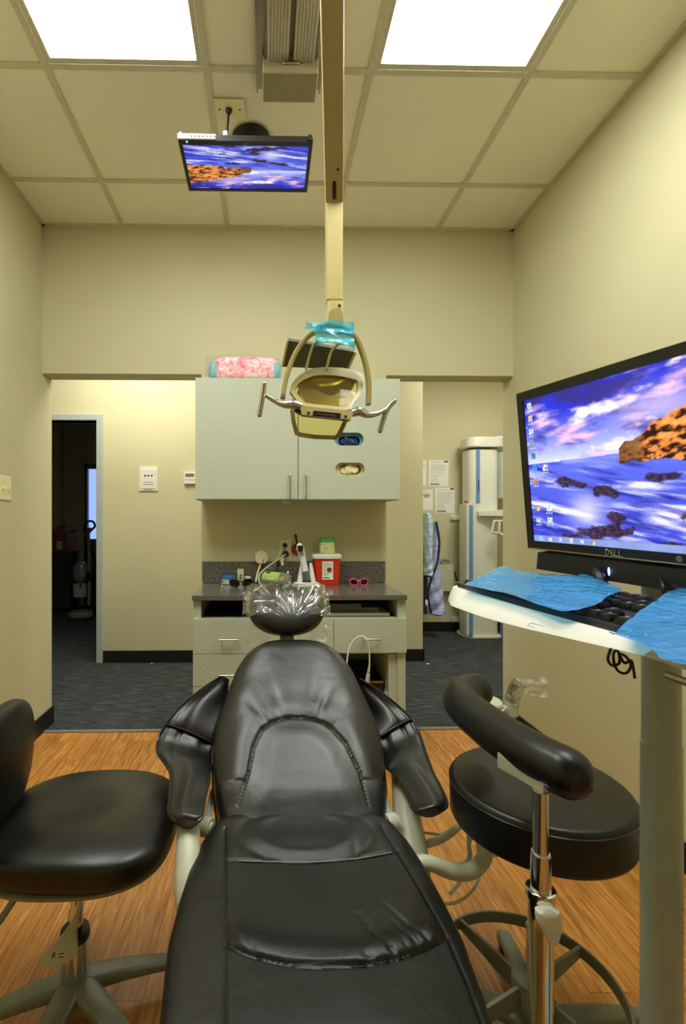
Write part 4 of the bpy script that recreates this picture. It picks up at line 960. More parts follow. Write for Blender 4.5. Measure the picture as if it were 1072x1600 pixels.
MB().loft([[rc+V((r*math.cos(2*PI*k/96), r*math.sin(2*PI*k/96), z)) for k in range(96)] for r, z in ((rr0+0.003, rz-rh), (rr0+0.004, rz-0.003), (rr0+0.002, rz), (rr0-0.003, rz), (rr0-0.005, rz-0.003), (rr0-0.004, rz-rh))], loop=True).build('foot_ring', M['greyg'], s2)
for a in (26, 116, 206, 296):
    d = V((math.cos(R(a)), math.sin(R(a)), 0)); sd = V((-d.y, d.x, 0))
    MB().prism([rc+d*0.025+V((0, 0, rz-0.004))+sd*0.004, rc+d*(rr0-0.003)+V((0, 0, rz-0.002))+sd*0.004, rc+d*(rr0-0.003)+V((0, 0, rz-rh+0.002))+sd*0.004, rc+d*0.025+V((0, 0, rz-0.055))+sd*0.004], sd*-0.008, 0.0015).build('ring_spoke', M['greyg'], s2)
MB().lathe([(0.026, rz-0.06), (0.037, rz-0.058), (0.037, rz+0.004), (0.033, rz+0.008), (0.026, rz+0.008)], (rc.x+0.004, rc.y+0.001, 0)).build('ring_collar', M['greyg'], s2)
pb = W(845, 1420, 0.925); px_, py_ = pb.x, pb.y
zz = lambda py: W(845, py, 0.925).z
MB().cyl((px_, py_, zz(1345)), (px_, py_, zz(1235)), 0.0145).build('torso_post', M['chrome'], s2)
MB().lathe([(0.0145, zz(1400)), (0.0185, zz(1398)), (0.0185, zz(1334)), (0.0165, zz(1331)), (0.0145, zz(1331))], (px_, py_, 0)).build('post_sleeve', M['chrome'], s2)
MB().lathe([(0.0, zz(1600)-0.01), (0.017, zz(1600)-0.004), (0.0225, zz(1590)), (0.0228, zz(1395)), (0.0195, zz(1390)), (0.0185, zz(1390))], (px_, py_, 0)).build('post_tube', M['chrome'], s2)
MB().tube([(px_, py_, zz(1570)), (px_-0.0+0.03, py_+0.06, 0.25), (rc.x, rc.y-0.05, 0.22), (rc.x+0.004, rc.y, 0.205)], 0.012, 12, sub=5).build('post_bracket', M['greyg'], s2)
k0 = W(842, 1420, 0.895)
def knob():
    rings = []
    for i in range(13):
        t = i/12; z = lerp(zz(1398), zz(1455), t)+0.0; w = interp(t, [0, .08, .3, .6, .9, 1], [0.010, 0.021, 0.0235, 0.018, 0.010, 0.003]); xo = lerp(-0.006, 0.007, t); d = interp(t, [0, .1, .5, 1], [0.006, 0.013, 0.013, 0.004])
        rings.append([V((px_+xo+w*spow(math.cos(2*PI*k/24), .7), py_-0.03+d*spow(math.sin(2*PI*k/24), .7), z)) for k in range(24)])
    return MB().loft(rings)
MB().lathe([(0.0225, zz(1402)), (0.0265, zz(1400)), (0.0265, zz(1388)), (0.0225, zz(1386))], (px_, py_, 0)).build('clamp_ring', M['chrome'], s2)
knob().build('clamp_knob', M['white'], s2)
BZ = 0.75
bar = [Zp(*p, BZ) for p in ((886, 1207), (840, 1184), (790, 1154), (745, 1121), (722, 1098), (728, 1083), (743, 1079))]
MB().tube(bar, [0.046, 0.047, 0.047, 0.047, 0.047, 0.047, 0.046], 28, sub=8, rnd=True).build('torso_bar', M['vinyl'], s2, sharp=80)
cr = catmull([p+V((0.012, 0.01, -0.044)) for p in bar], 8)
MB().tube(cr[2:-3], 0.018, 12, flat=0.45).build('bar_backing', M['beige'], s2)
a, e = W(786, 1200, 1.02), W(860, 1243, 0.918)
bxm = (a+e)/2; dd = (e-a); ang = math.atan2(dd.y, dd.x)
MB().box((bxm.x, bxm.y, zz(1243)+0.026), (math.hypot(dd.x, dd.y), 0.036, 0.034), Matrix.Rotation(ang, 3, 'Z'), 0.004).build('bar_bracket', M['beige'], s2)
# ---- assistant's holder arm behind the torso bar, with wrapped tip, and its hoses
ih = thing('instrument_holder', (W(800, 1110, 1.62).x, 1.62, 0), 'cream suction holder arm with a round pad and a wrapped tip behind the torso bar', 'instrument holder')
Yh = 1.62
q = W(770, 1098, Yh)
MB().lathe([(0, -0.008), (0.028, -0.008), (0.031, -0.004), (0.031, 0.003), (0.027, 0.007), (0, 0.008)], q, (0, -0.25, 0.97)).build('round_pad', M['beige'], ih)
MB().prism([W(745, 1107, Yh+0.02), W(787, 1101, Yh+0.02), W(792, 1106, Yh-0.01), W(783, 1114, Yh-0.05), W(755, 1120, Yh-0.05), W(740, 1115, Yh-0.02)], (0, 0, -0.035), 0.004).build('holder_body', M['beige'], ih)
a = W(800, 1108, Yh)
MB().lathe([(0, -0.02), (0.019, -0.02), (0.021, -0.017), (0.021, 0.016), (0.019, 0.019), (0, 0.019)], a).build('holder_collar', M['beige'], ih)
MB().box(lerp(q, a, .55)+V((0, 0.0, -0.008)), (0.055, 0.026, 0.02), None, 0.004).build('holder_link', M['beige'], ih)
MB().cyl(a-V((0, 0, 0.02)), (a.x-0.002, a.y, 0.30), 0.012).build('rod', M['steel'], ih)
MB().tube([a+V((0, 0, 0.019)), W(798, 1085, Yh), W(800, 1075, Yh), W(808, 1067, Yh-0.01)], [0.012, 0.011, 0.012, 0.013], 14, sub=4).build('suction_tip', M['steel'], ih)
arm = [W(625, 1352, 1.14), W(668, 1348, 1.145), W(705, 1361, 1.15), W(735, 1361, 1.16), W(757, 1340, 1.175), W(764, 1305, 1.19), (a.x-0.06, 1.32, 0.40), (a.x-0.01, 1.5, 0.34), (a.x-0.002, Yh, 0.31)]
MB().tube(arm, [0.016, 0.017, 0.018, 0.018, 0.0175, 0.017, 0.016, 0.015, 0.014], 18, sub=8).build('support_arm', M['beige'], ih)
tip = W(803, 1076, Yh)
sv = thing('tip_sleeve', tip, 'clear plastic sleeve on the suction tip against the right wall', 'plastic cover')
def tsl(u, v):
    b = u*2*PI; p = lerp(W(799, 1100, Yh), W(811, 1064, Yh-0.01), v); r = 0.022*(1+0.35*noise.noise(V((math.cos(b)*2, math.sin(b)*2, v*5)))); return p+V((r*math.cos(b), r*math.sin(b), 0.1*r*math.sin(b)))
MB().grid(tsl, 36, 24).build('sleeve', M['sleeve'], sv, sharp=60)
soft = film('thin_clear_film', (0.96, 0.97, 0.95, 1), 0.86, 0.3)
MB().grid(lambda u, v: W(lerp(807, 856, u), lerp(1060-3*u, 1086+4*u, v), Yh)+V((0, 0.02*noise.noise(V((u*4, v*4, 2))), 0)), 24, 16).build('loose_end', soft, sv, sharp=60)
for pts, r, lbl in (([W(657, 1300, 1.27), W(690, 1303, 1.28), W(712, 1290, 1.30), W(732, 1270, 1.34), W(740, 1240, 1.40), (a.x-0.055, 1.56, 0.46), (a.x-0.05, Yh-0.03, 0.55)], 0.0035, 'thin cream hose uppermost behind the right arm support'),
    ([W(650, 1322, 1.235), W(685, 1313, 1.25), W(712, 1295, 1.28), W(735, 1268, 1.32), W(752, 1240, 1.38), (a.x-0.02, 1.55, 0.44), (a.x-0.015, Yh-0.035, 0.55)], 0.0095, 'thick cream hose curving up from the right arm support'),
    ([W(664, 1337, 1.20), W(690, 1349, 1.205), W(722, 1351, 1.215), W(734, 1338, 1.22), W(742, 1300, 1.25), (a.x-0.06, 1.40, 0.46), (a.x-0.03, 1.56, 0.52)], 0.0055, 'cream hose lying along the top of the holder arm'),
    ([W(704, 1396, 1.17), W(722, 1372, 1.23), W(734, 1335, 1.27), W(739, 1290, 1.32), (a.x-0.05, 1.48, 0.42), (a.x-0.04, 1.57, 0.45)], 0.0045, 'grey cream hose dropping beside the holder arm bend'),
    ([W(690, 1413, 1.14), W(716, 1409, 1.16), W(738, 1392, 1.18), W(749, 1370, 1.20), W(756, 1340, 1.225), (a.x-0.03, 1.36, 0.30), (a.x-0.02, 1.5, 0.20)], 0.0035, 'thin cream hose looping lowest below the holder arm')):
    tag(MB().tube(pts, r, 10, sub=8).build('hose', M['hose']), lbl, 'hose', 'hoses beside the dental chair')
# ================================================================ COMPUTER WORKSTATION
ws = thing('workstation_post', (0.652, 0.80, 0), 'grey green round post carrying the white keyboard tray at right', 'post')
MB().cyl((0.652, 0.80, 0.03), (0.652, 0.80, 0.855), 0.0295, 0.0285, 40).build('lower_tube', M['pole'], ws)
MB().cyl((0.652, 0.80, 0.855), (0.652, 0.80, 1.33), 0.0272, 0.0265, 40).build('upper_tube', M['pole'], ws)
MB().bb(0.575, 0.93, 0.44, 0.832, 0.0, 0.014, 0.005).lathe([(0.0, 0.013), (0.05, 0.013), (0.047, 0.022), (0.03, 0.032), (0, 0.032)], (0.652, 0.785, 0)).build('floor_plate', M['pole'], ws)
O = V((0.337, 0.925, 0)); U = V((0.076, -0.997, 0)).normalized(); Vv = V((-U.y, U.x, 0))
K = lambda u, v, z: O+U*u+Vv*v+V((0, 0, z))
rings = []; Lt = 0.462
for i in range(49):
    t = i/48; u = t*Lt
    e = min(1.0, math.sqrt(max(0.0, t)/0.06) if t < 0.06 else 1.0)
    lip = interp(u, [0, 0.02, 0.07, 0.2, 0.30, 0.40, Lt], [0.020, 0.028, 0.036, 0.033, 0.025, 0.017, 0.012]); z = 1.1
    bow_ = -0.006*math.sin(PI*t)
    v0 = 0.03*(1-e)+bow_
    sm_ = smooth(u/0.11); lp2 = lip*(0.98-0.26*sm_); o_ = 0.024*sm_*min(1, lip/0.026)
    pr = [(v0+0.014, z-0.001), (v0+0.010, z+0.001), (v0+0.005, z), (v0+0.002-o_*0.45, z-lp2*0.33), (v0-o_*0.85, z-lp2*0.72), (v0-o_, z-lp2*0.92), (v0+0.004-o_, z-lp2), (v0+0.03, z-lp2-0.004), (v0+0.045, z-0.02), (0.20*e+0.03*(1-e), z-0.02), (0.20*e+0.03*(1-e), z-0.008), (v0+0.03, z-0.008)]
    rings.append([K(u, a, b) for a, b in pr])
tray = MB().loft(rings).build('keyboard_tray', M['white'], ws, sharp=30)
MB().prism([K(0.36, 0.03, 1.078), K(0.62, 0.03, 1.078), K(0.62, 0.22, 1.078), K(0.36, 0.22, 1.078)], (0, 0, 0.006), 0.002).build('tray_shelf', M['white'], ws)
MB().tube([K(0.455, 0.02, 1.070), K(0.62, 0.02, 1.070)], 0.004, 8).build('rail', M['alu'], tray)
lg = [K(0.30, -0.0205, 1.0905), K(0.335, -0.0175, 1.0905), K(0.335, -0.022, 1.0875), K(0.30, -0.025, 1.087)]
MB().tube(lg, 0.0004, 6, loop=True).build('moulded_outline', M['inkg'], tray)
MB().box((0.57, 0.80, 1.07), (0.18, 0.05, 0.02), Matrix.Rotation(R(4), 3, 'Z'), 0.004).build('tray_arm', M['pole'], ws)
MB().lathe([(0.027, 1.05), (0.036, 1.052), (0.036, 1.09), (0.027, 1.092)], (0.652, 0.80, 0)).build('collar', M['pole'], ws)
# ---- keyboard
kz = 1.0935
kb = thing('keyboard', K(0.25, 0.08, kz), 'black computer keyboard on the white tray under blue film', 'keyboard')
ku0, ku1, kv0, kv1 = 0.022, 0.472, 0.016, 0.150
kslope = lambda v: kz+0.012+0.012*(v-kv0)/(kv1-kv0)
MB().loft([[K(u, v, z) for u, v, z in ((ku0, v, kz), (ku0, v, kslope(v)-0.002), (ku0+0.002, v, kslope(v)), (ku1-0.002, v, kslope(v)), (ku1, v, kslope(v)-0.002), (ku1, v, kz))] for v in (kv0, kv0+0.004, kv1-0.004, kv1)]).build('case', M['black'], kb, sharp=30)
keym = plain('key_black', (20, 20, 20), 0.35); legend = plain('key_legend_white', (210, 210, 205), 0.5)
def key(u, v, w, d, leg=None):
    z = kslope(v)+0.0005; rings = []
    for f, h in ((0.0, 0), (0.04, 0.0035), (0.16, 0.007), (0.2, 0.0076)):
        i_ = f*0.018
        rings.append([K(u+a, v+b, z+h) for a, b in ((i_, i_*0.6), (w-i_, i_*0.6), (w-i_, d-i_*0.8), (i_, d-i_*0.8))])
    k = MB().loft(rings).build('key', keym, kb, sharp=30, wn=False)
    if leg:
        m = MB(); cu_, cv_ = u+0.0075, v+d*0.62
        if leg == 1: m.box(K(cu_-0.001, cv_, z+0.0078), (0.0022, 0.0032, 0.0003), Matrix.Rotation(-R(86), 3, 'Z'))
        else: m.box(K(cu_-0.0012, cv_, z+0.0078), (0.0045, 0.0012, 0.0003), Matrix.Rotation(-R(86), 3, 'Z')).box(K(cu_, cv_-0.004, z+0.0078), (0.003, 0.0012, 0.0003), Matrix.Rotation(-R(86), 3, 'Z'))
        m.build('key_legend', legend, k)
rowv = [kv0+0.008+0.0192*j for j in range(5)]; kw, kd = 0.0174, 0.0172; us = ku0+0.009
def row(v, u, widths, leg=1):
    for w in widths:
        if w > 0: key(u, v, w*0.019-0.0016, kd, leg)
        u += abs(w)*0.019
row(rowv[0], us, [1.25, 1.25, 1.25, 6.25, 1.25, 1.25, 1.25, 1.25][:8], 1)
row(rowv[1], us, [2.25]+[1]*10+[2.75]); row(rowv[2], us, [1.75]+[1]*11+[2.25]); row(rowv[3], us, [1.5]+[1]*12+[1.5]); row(rowv[4], us, [1]*13+[2])
fv = rowv[4]+0.0225
row(fv, us, [1, -1, 1, 1, 1, 1, -0.5, 1, 1, 1, 1, -0.5, 1, 1, 1, 1], 1)
nu = us+15*0.019+0.005
row(rowv[0], nu, [1, 1, 1], 1); row(rowv[1], nu+0.019, [1], 1); row(rowv[3], nu, [1, 1, 1], 2); row(rowv[4], nu, [1, 1, 1], 2); row(fv, nu, [1, 1, 1], 2)
pu = nu+3*0.019+0.005
row(rowv[0], pu, [2, 1], 1); row(rowv[1], pu, [1, 1, 1]); row(rowv[2], pu, [1, 1, 1]); row(rowv[3], pu, [1, 1, 1]); row(rowv[4], pu, [1, 1, 1])
# ---- blue films
def mk_blue():
    t = NT('blue_barrier_film'); tr = t.a('ShaderNodeBsdfTransparent'); tr.inputs['Color'].default_value = (0.2, 0.62, 0.96, 1)
    d = t.a('ShaderNodeBsdfDiffuse'); d.inputs['Color'].default_value = (0.05, 0.48, 0.98, 1)
    v = t.obj(); n = t.a('ShaderNodeTexNoise', Scale=14.0, Detail=1.0, Distortion=0.3); t.k(v, n.inputs['Vector'])
    mx = t.a('ShaderNodeMixShader'); t.k(t.ramp(n.outputs['Fac'], [(0.3, (0.5,)*3+(1,)), (0.7, (0.66,)*3+(1,))]), mx.inputs['Fac']); t.k(tr.outputs[0], mx.inputs[1]); t.k(d.outputs[0], mx.inputs[2])
    g = t.a('ShaderNodeBsdfGlossy'); g.inputs['Roughness'].default_value = 0.14
    b = t.a('ShaderNodeBump'); b.inputs['Strength'].default_value = 0.06; b.inputs['Distance'].default_value = 0.002; t.k(n.outputs['Fac'], b.inputs['Height']); t.k(b.outputs[0], g.inputs['Normal'])
    f, fo = coat(t, 0.04, 0.85, 4.0)
    m2 = t.a('ShaderNodeMixShader'); t.k(fo, m2.inputs['Fac']); t.k(mx.outputs[0], m2.inputs[1]); t.k(g.outputs[0], m2.inputs[2]); t.k(m2.outputs[0], t.out.inputs['Surface']); return t.m
M['bluefilm'] = mk_blue()
def sheet(lower, upper, zf, seed, amp, nu_=90, nv_=46):
    lo = catmull([Zp(*p, zf) for p in lower], 12); up = catmull([Zp(*p, zf+0.008) for p in upper], 12)
    def at(c, t):
        x = t*(len(c)-1); i = min(int(x), len(c)-2); return lerp(c[i], c[i+1], x-i)
    def f(u, v):
        p = lerp(at(lo, u), at(up, u), v); d = p-O; vv = d.dot(Vv); base = kslope(vv)+0.0096
        edge = 1+0.8*smooth((abs(v-0.5)-0.35)/0.15)
        n = amp*(0.55*abs(noise.noise(V((p.x*16+p.y*7, p.y*12-p.x*5, seed))))+0.05*abs(noise.noise(V((p.x*45, p.y*40, seed+3)))))*edge
        uu = d.dot(U); kb_ = min(1, 3.2*abs(math.sin(PI*(uu-us)/0.019)))*min(1, 3.2*abs(math.sin(PI*(vv-rowv[0])/0.0192)))
        return V((p.x, p.y, base+0.0006-0.0012*(1-kb_)*(1-smooth((abs(v-0.5)-0.38)/0.1))+n))
    return f
f1 = MB().grid(sheet([(725, 912), (762, 921), (822, 937), (868, 951), (900, 953), (930, 949), (956, 940)], [(783, 889), (805, 895), (850, 902), (890, 905.5), (914, 906), (942, 914), (972, 924)], 1.115, 1.0, 0.006), 260, 130, 0.0).build('barrier_film', M['bluefilm'], sharp=60)
tag(f1, 'crinkled blue plastic film over the letter keys of the keyboard', 'plastic film', 'blue films on the keyboard')
f2 = MB().grid(sheet([(951, 983), (975, 990), (998, 997), (1022, 1011), (1048, 1026), (1110, 1036)], [(960, 974), (972, 964), (1012, 946), (1058, 930), (1090, 933), (1130, 938)], 1.115, 4.0, 0.006), 220, 130, 0.0).build('barrier_film', M['bluefilm'], sharp=60)
tag(f2, 'blue plastic film over the number pad, drooping off the tray edge', 'plastic film', 'blue films on the keyboard')
# ---- monitor
BLc, TLc, BRc = W(825, 857, 0.97), W(803, 617, 0.96), W(1072, 884.5, 0.677)
mu = (BRc-BLc).normalized(); mv = TLc-BLc; mh = mv.length; mv = (mv-mu*mv.dot(mu)).normalized(); mn = mu.cross(mv)   # mn faces the viewer
if mn.dot(CAM-BLc) < 0: mn = -mn
MW = 0.446
Q = lambda u, v, n=0.0: BLc+mu*u+mv*v+mn*n
mo = thing('computer_monitor', Q(MW/2, 0, -0.03), 'large black desktop monitor showing a blue seascape above the keyboard tray', 'monitor')
b0, b1, b2 = 0.0155, 0.0165, 0.0165   # bezel left/right, top, bottom
MB().holes([Q(0, 0), Q(MW, 0), Q(MW, mh), Q(0, mh)], [[Q(b0, b2), Q(MW-b0, b2), Q(MW-b0, mh-b1), Q(b0, mh-b1)]], mn*-0.014).build('bezel', M['black'], mo, sharp=30)
MB().prism([Q(0.002, 0.002, -0.012), Q(MW-0.002, 0.002, -0.012), Q(MW-0.002, mh-0.002, -0.012), Q(0.002, mh-0.002, -0.012)], mn*-0.03, 0.006).build('back_case', M['black'], mo)
MB().tube([Q(-0.001, mh+0.0008, -0.006), Q(MW+0.001, mh+0.0008, -0.006)], 0.0016, 6).build('silver_edge', M['steel'], mo)
MB().tube([Q(0.004, 0.0018, 0.0006), Q(MW-0.004, 0.0018, 0.0006)], 0.0013, 6).build('silver_edge', M['steel'], mo)
MB().box(Q(MW*0.62, mh*0.42, -0.05), (0.1, 0.1, 0.03), Matrix((mu, mv, mn)).transposed(), 0.006).tube([Q(MW*0.62, mh*0.42, -0.06), V((0.652, 0.80, 1.29))], 0.02, 14).build('mount', M['pole'], mo)
# seascape shown on both screens, written as vertex colours of a fine lit mesh
cloud_n = lambda x, y, s, o=5: noise.fractal(V((x, y, s)), 0.9, 2.1, o)
def mixc(a, b, t): t = max(0, min(1, t)); return [a[i]+(b[i]-a[i])*t for i in range(3)]
def seascape(u, v):
    """u 0..1 left to right, v 0..1 bottom to top (display colour, 0..1)"""
    H = 0.545+0.02*u
    if v > H:
        t = (v-H)/(1-H)
        c = mixc([0.80, 0.82, 1.0], [0.16, 0.20, 0.78], t*1.35)
        n = cloud_n(u*3.2+0.4*v, v*6.5, 3.1)+0.3*cloud_n(u*8, v*13, 9.0)
        c = mixc(c, [0.20, 0.18, 0.52], (n-0.0)*2.2*(0.35+t))
        n2 = cloud_n(u*4+7, v*8, 5.7)
        c = mixc(c, [0.95, 0.74, 0.86], (n2-0.18)*2.6*(1.1-0.6*t))
        c = mixc(c, [1.0, 0.93, 0.95], (cloud_n(u*5+2, v*9, 12)-0.3)*2.2)
        g = math.exp(-((u-0.62)/0.16)**2-((v-0.80)/0.1)**2)
        c = mixc(c, [1.0, 0.88, 0.90], g*0.55)
    else:
        t = (H-v)/H
        c = mixc([0.36, 0.42, 0.88], [0.18, 0.20, 0.72], t*0.7)
        fl = cloud_n(u*2.2-v*1.6, v*15+u*3.0, 1.5)+0.5*cloud_n(u*5-v*2.5, v*34+u*6, 6.2)
        c = mixc(c, [0.86, 0.85, 1.0], (fl+0.12)*1.25*(0.45+0.9*smooth(t/0.3)))
        c = mixc(c, [0.13, 0.16, 0.60], (0.02-cloud_n(u*4-v*3, v*26+u*9, 15.0))*1.2)
        g = math.exp(-((u-0.30)/0.09)**2-((v-0.22)/0.11)**2); c = mixc(c, [0.9, 0.88, 1.0], g*0.8)
        c = mixc(c, [0.9, 0.92, 1.0], math.exp(-((v-H+0.03)/0.03)**2)*0.35*smooth((u-0.2)/0.3))
        # wet black rocks
        def rock(cu, cv, a, b, k, tilt=0.0):
            x, y = (u-cu), (v-cv)-tilt*(u-cu); return 1-math.hypot(x/a, y/b)+0.9*cloud_n(u*13, v*16, k)
        for (cu, cv, a, b, k, ti) in ((0.25, 0.40, 0.115, 0.035, 2.0, -0.25), (0.40, 0.335, 0.07, 0.055, 3.0, -0.3), (0.33, 0.08, 0.19, 0.055, 4.0, 0.25), (0.44, 0.16, 0.05, 0.07, 5.0, 0.6), (0.63, 0.40, 0.09, 0.03, 6.0, 0.0), (0.72, 0.20, 0.06, 0.035, 7.0, 0), (0.64, 0.035, 0.07, 0.028, 8.0, 0)):
            r = rock(cu, cv, a, b, k, ti)
            c = mixc(c, mixc([0.13, 0.10, 0.20], [0.34, 0.24, 0.30], cloud_n(u*60, v*60, k)+0.4), smooth((r-0.15)/0.35)*0.92)
    # sunlit headland at right
    top = float(np.interp(u, [0.46, 0.485, 0.52, 0.55, 0.60, 0.70, 0.85, 1.0], [0.56, 0.625, 0.615, 0.64, 0.70, 0.755, 0.83, 0.87]))+0.016*cloud_n(u*38, 2.0, 1)
    bot = 0.50-0.055*smooth((u-0.62)/0.2)+0.012*cloud_n(u*30, 5, 1)
    if u > 0.462 and bot < v < top:
        s = cloud_n(u*14+v*5, v*26-u*12, 8.8)+0.5*cloud_n(u*40, v*50, 2.4)
        c = mixc([0.74, 0.36, 0.15], [0.95, 0.66, 0.36], s*0.9+0.45); c = mixc(c, [0.16, 0.09, 0.08], (-s-0.05)*2.2+0.6*smooth((bot+0.035-v)/0.03))
        c = mixc(c, [0.26, 0.17, 0.14], 0.6*smooth((0.585-u)/0.06))
    return c
def icon(u, v, c):
    ws_ = 16/10
    def sq(cu, cv, s): return abs(u-cu) < s/ws_ and abs(v-cv) < s
    def ci(cu, cv, s): return math.hypot((u-cu)*ws_, v-cv) < s
    k = None
    if v < 0.042: c = mixc([0.42, 0.50, 0.74], [0.62, 0.68, 0.86], 0.5*cloud_n(u*6, 3, 1)+0.4); 
    for j, (cu, cv, col) in enumerate(((0.030, 0.955, (0.75, 0.9, 0.95)), (0.030, 0.865, (0.9, 0.8, 0.5)), (0.032, 0.775, (0.95, 0.95, 0.97)), (0.034, 0.69, (0.55, 0.6, 0.7)), (0.034, 0.605, (0.35, 0.62, 0.66)), (0.035, 0.425, (0.85, 0.6, 0.3)), (0.098, 0.515, (0.95, 0.95, 0.97)), (0.036, 0.15, (0.8, 0.85, 0.9)), (0.104, 0.235, (0.95, 0.95, 0.97)), (0.104, 0.15, (0.92, 0.93, 0.95)), (0.098, 0.02, (0.9, 0.9, 0.95)), (0.155, 0.02, (0.8, 0.85, 0.95)), (0.212, 0.02, (0.95, 0.85, 0.85)), (0.268, 0.02, (0.85, 0.9, 0.98)))):
        s = 0.021 if cv > 0.05 else 0.015
        if sq(cu, cv, s):
            k = list(col)
            if cloud_n(u*180, v*130, j*3.1) > 0.12: k = mixc(k, [0.2, 0.25, 0.35], 0.7)
        if cv > 0.05 and abs(v-(cv-0.034)) < 0.004 and abs(u-cu) < 0.018 and math.sin(u*900) > 0: k = [0.92, 0.92, 0.96]
    if ci(0.034, 0.515, 0.024):
        r = math.hypot((u-0.034)*ws_, v-0.515); k = [0.25, 0.6, 0.95] if r > 0.013 or abs(v-0.515) < 0.004 else None
    for cu, cv, s in ((0.036, 0.235, 0.022), (0.322, 0.02, 0.016)):
        if ci(cu, cv, s):
            r = math.hypot((u-cu)*ws_, v-cv); a = math.atan2(v-cv, (u-cu)*ws_)
            k = [0.3, 0.5, 0.95] if r < s*0.42 else [0.98, 0.98, 0.98] if r < s*0.52 else [0.88, 0.22, 0.16] if 0.5 < a < 2.6 else [0.98, 0.8, 0.18] if -1.6 < a <= 0.5 else [0.2, 0.62, 0.3]
    if ci(0.042, 0.021, 0.019): k = [0.5, 0.75, 0.9]
    return k if k else c
def screen(name, f, nu_, nv_, gain, mat, parent, icons=True, flip=False):
    """f(u,v)->point ; one lit face mesh coloured by the seascape"""
    m = MB(); m.grid(f, nu_, nv_); o = m.build(name, mat, parent, smooth=False)
    ca = o.data.color_attributes.new('picture', 'FLOAT_COLOR', 'POINT'); n = 0
    buf = np.ones(((nu_+1)*(nv_+1), 4), 'f')
    for i in range(nu_+1):
        for j in range(nv_+1):
            u, v = i/nu_, j/nv_
            if flip: u, v = 1-u, 1-v
            c = seascape(u, v)
            if icons: c = icon(u, v, c)
            buf[n, :3] = [max(0, min(1, x))**2.2 for x in c]; n += 1
    ca.data.foreach_set('color', buf.ravel()); return o
def mk_screen(name, gain):
    t = NT(name); a = t.a('ShaderNodeVertexColor', layer_name='picture'); e = t.a('ShaderNodeEmission'); e.inputs['Strength'].default_value = gain
    t.k(a.outputs['Color'], e.inputs['Color'])
    g = t.a('ShaderNodeBsdfGlossy'); g.inputs['Roughness'].default_value = 0.25; g.inputs['Color'].default_value = (0.03, 0.03, 0.03, 1)
    ad = t.a('ShaderNodeAddShader'); t.k(e.outputs[0], ad.inputs[0]); t.k(g.outputs[0], ad.inputs[1]); t.k(ad.outputs[0], t.out.inputs['Surface']); return t.m
M['screen'] = mk_screen('lit_screen', 0.62)
screen('screen', lambda u, v: Q(lerp(b0, MW-b0, u), lerp(b2, mh-b1, v), -0.003), 360, 226, 1, M['screen'], mo)
lg_u = 0.1755; lgo = MB(); lh = 0.0092; lb_ = b2*0.5-0.0042
def stroke(pts, r=0.00095): lgo.tube([Q(a, c, 0.0006) for a, c in pts], r, 6, rnd=True)
stroke([(lg_u, lb_), (lg_u, lb_+lh), (lg_u+0.003, lb_+lh), (lg_u+0.0056, lb_+lh*0.72), (lg_u+0.0056, lb_+lh*0.28), (lg_u+0.003, lb_), (lg_u, lb_)])
eu = lg_u+0.0095; ca, sa = math.cos(0.42), math.sin(0.42)
E_ = lambda x, y: (eu+x*ca-y*sa+0.0018, lb_+0.0002+x*sa+y*ca)
for y in (0.0, 0.5, 1.0): stroke([E_(0, y*lh*0.88), E_(0.0046, y*lh*0.88)])
stroke([E_(0, 0), E_(0, lh*0.88)])
for k in (0.0165, 0.0242): stroke([(lg_u+k, lb_+lh), (lg_u+k, lb_), (lg_u+k+0.0054, lb_)])
lgo.build('logo_lettering', M['steel'], mo)
for k in range(3):
    MB().lathe([(0.0042, 0), (0.0048, 0.0005), (0.0042, 0.0009), (0.0036, 0.0005)], Q(0.292+0.020*k, b2*0.5+0.001, 0.0), mn, 20).build('control_button', M['grey'], mo)
sb0 = 0.030
sbm = MB().prism([Q(sb0, -0.0045, 0.004), Q(MW-sb0, -0.0045, 0.004), Q(MW-sb0, -0.037, 0.010), Q(sb0, -0.036, 0.010)], mn*-0.045, 0.003).build('sound_bar', M['blackm'], mo)
MB().sup(Q(0.186, -0.021, 0.0085), (0.0015, 0.007, 0.0012), 1, 1, Matrix((mu, mv, mn)).transposed(), 16, 10).build('power_lamp', emit('blue_led', (0.25, 0.4, 1.0, 1), 4.0), sbm)
# ---- leads
tag(MB().tube([Q(0.225, -0.03, -0.03), K(0.26, 0.20, 1.135), K(0.27, 0.195, 1.10)], 0.0028, 8, sub=5).build('cable', M['black']), 'short straight black cable dropping from the sound bar behind the keyboard', 'cable', 'black cables behind the keyboard')
tag(MB().tube([Q(0.235, -0.03, -0.03), K(0.30, 0.19, 1.13), K(0.36, 0.185, 1.108), K(0.40, 0.165, 1.104)], 0.0026, 8, sub=5).build('cable', M['black']), 'black cable slanting down to the back of the keyboard', 'cable', 'black cables behind the keyboard')
tag(MB().tube([Q(0.30, -0.03, -0.03), K(0.385, 0.21, 1.14), K(0.365, 0.205, 1.10)], 0.0026, 8, sub=5).build('cable', M['black']), 'black cable curving in front of the grey post', 'cable', 'black cables behind the keyboard')
tag(MB().tube([Q(0.13, -0.03, -0.03), K(0.14, 0.20, 1.135), K(0.17, 0.195, 1.098)], 0.009, 8, sub=5).build('cable', M['black']), 'thick black cable bundle behind the middle of the keyboard', 'cable', 'black cables behind the keyboard')
hb = K(0.33, 0.06, 1.078)
def hp(px, py, d=0.0): return W(px, py, 0.60+d)
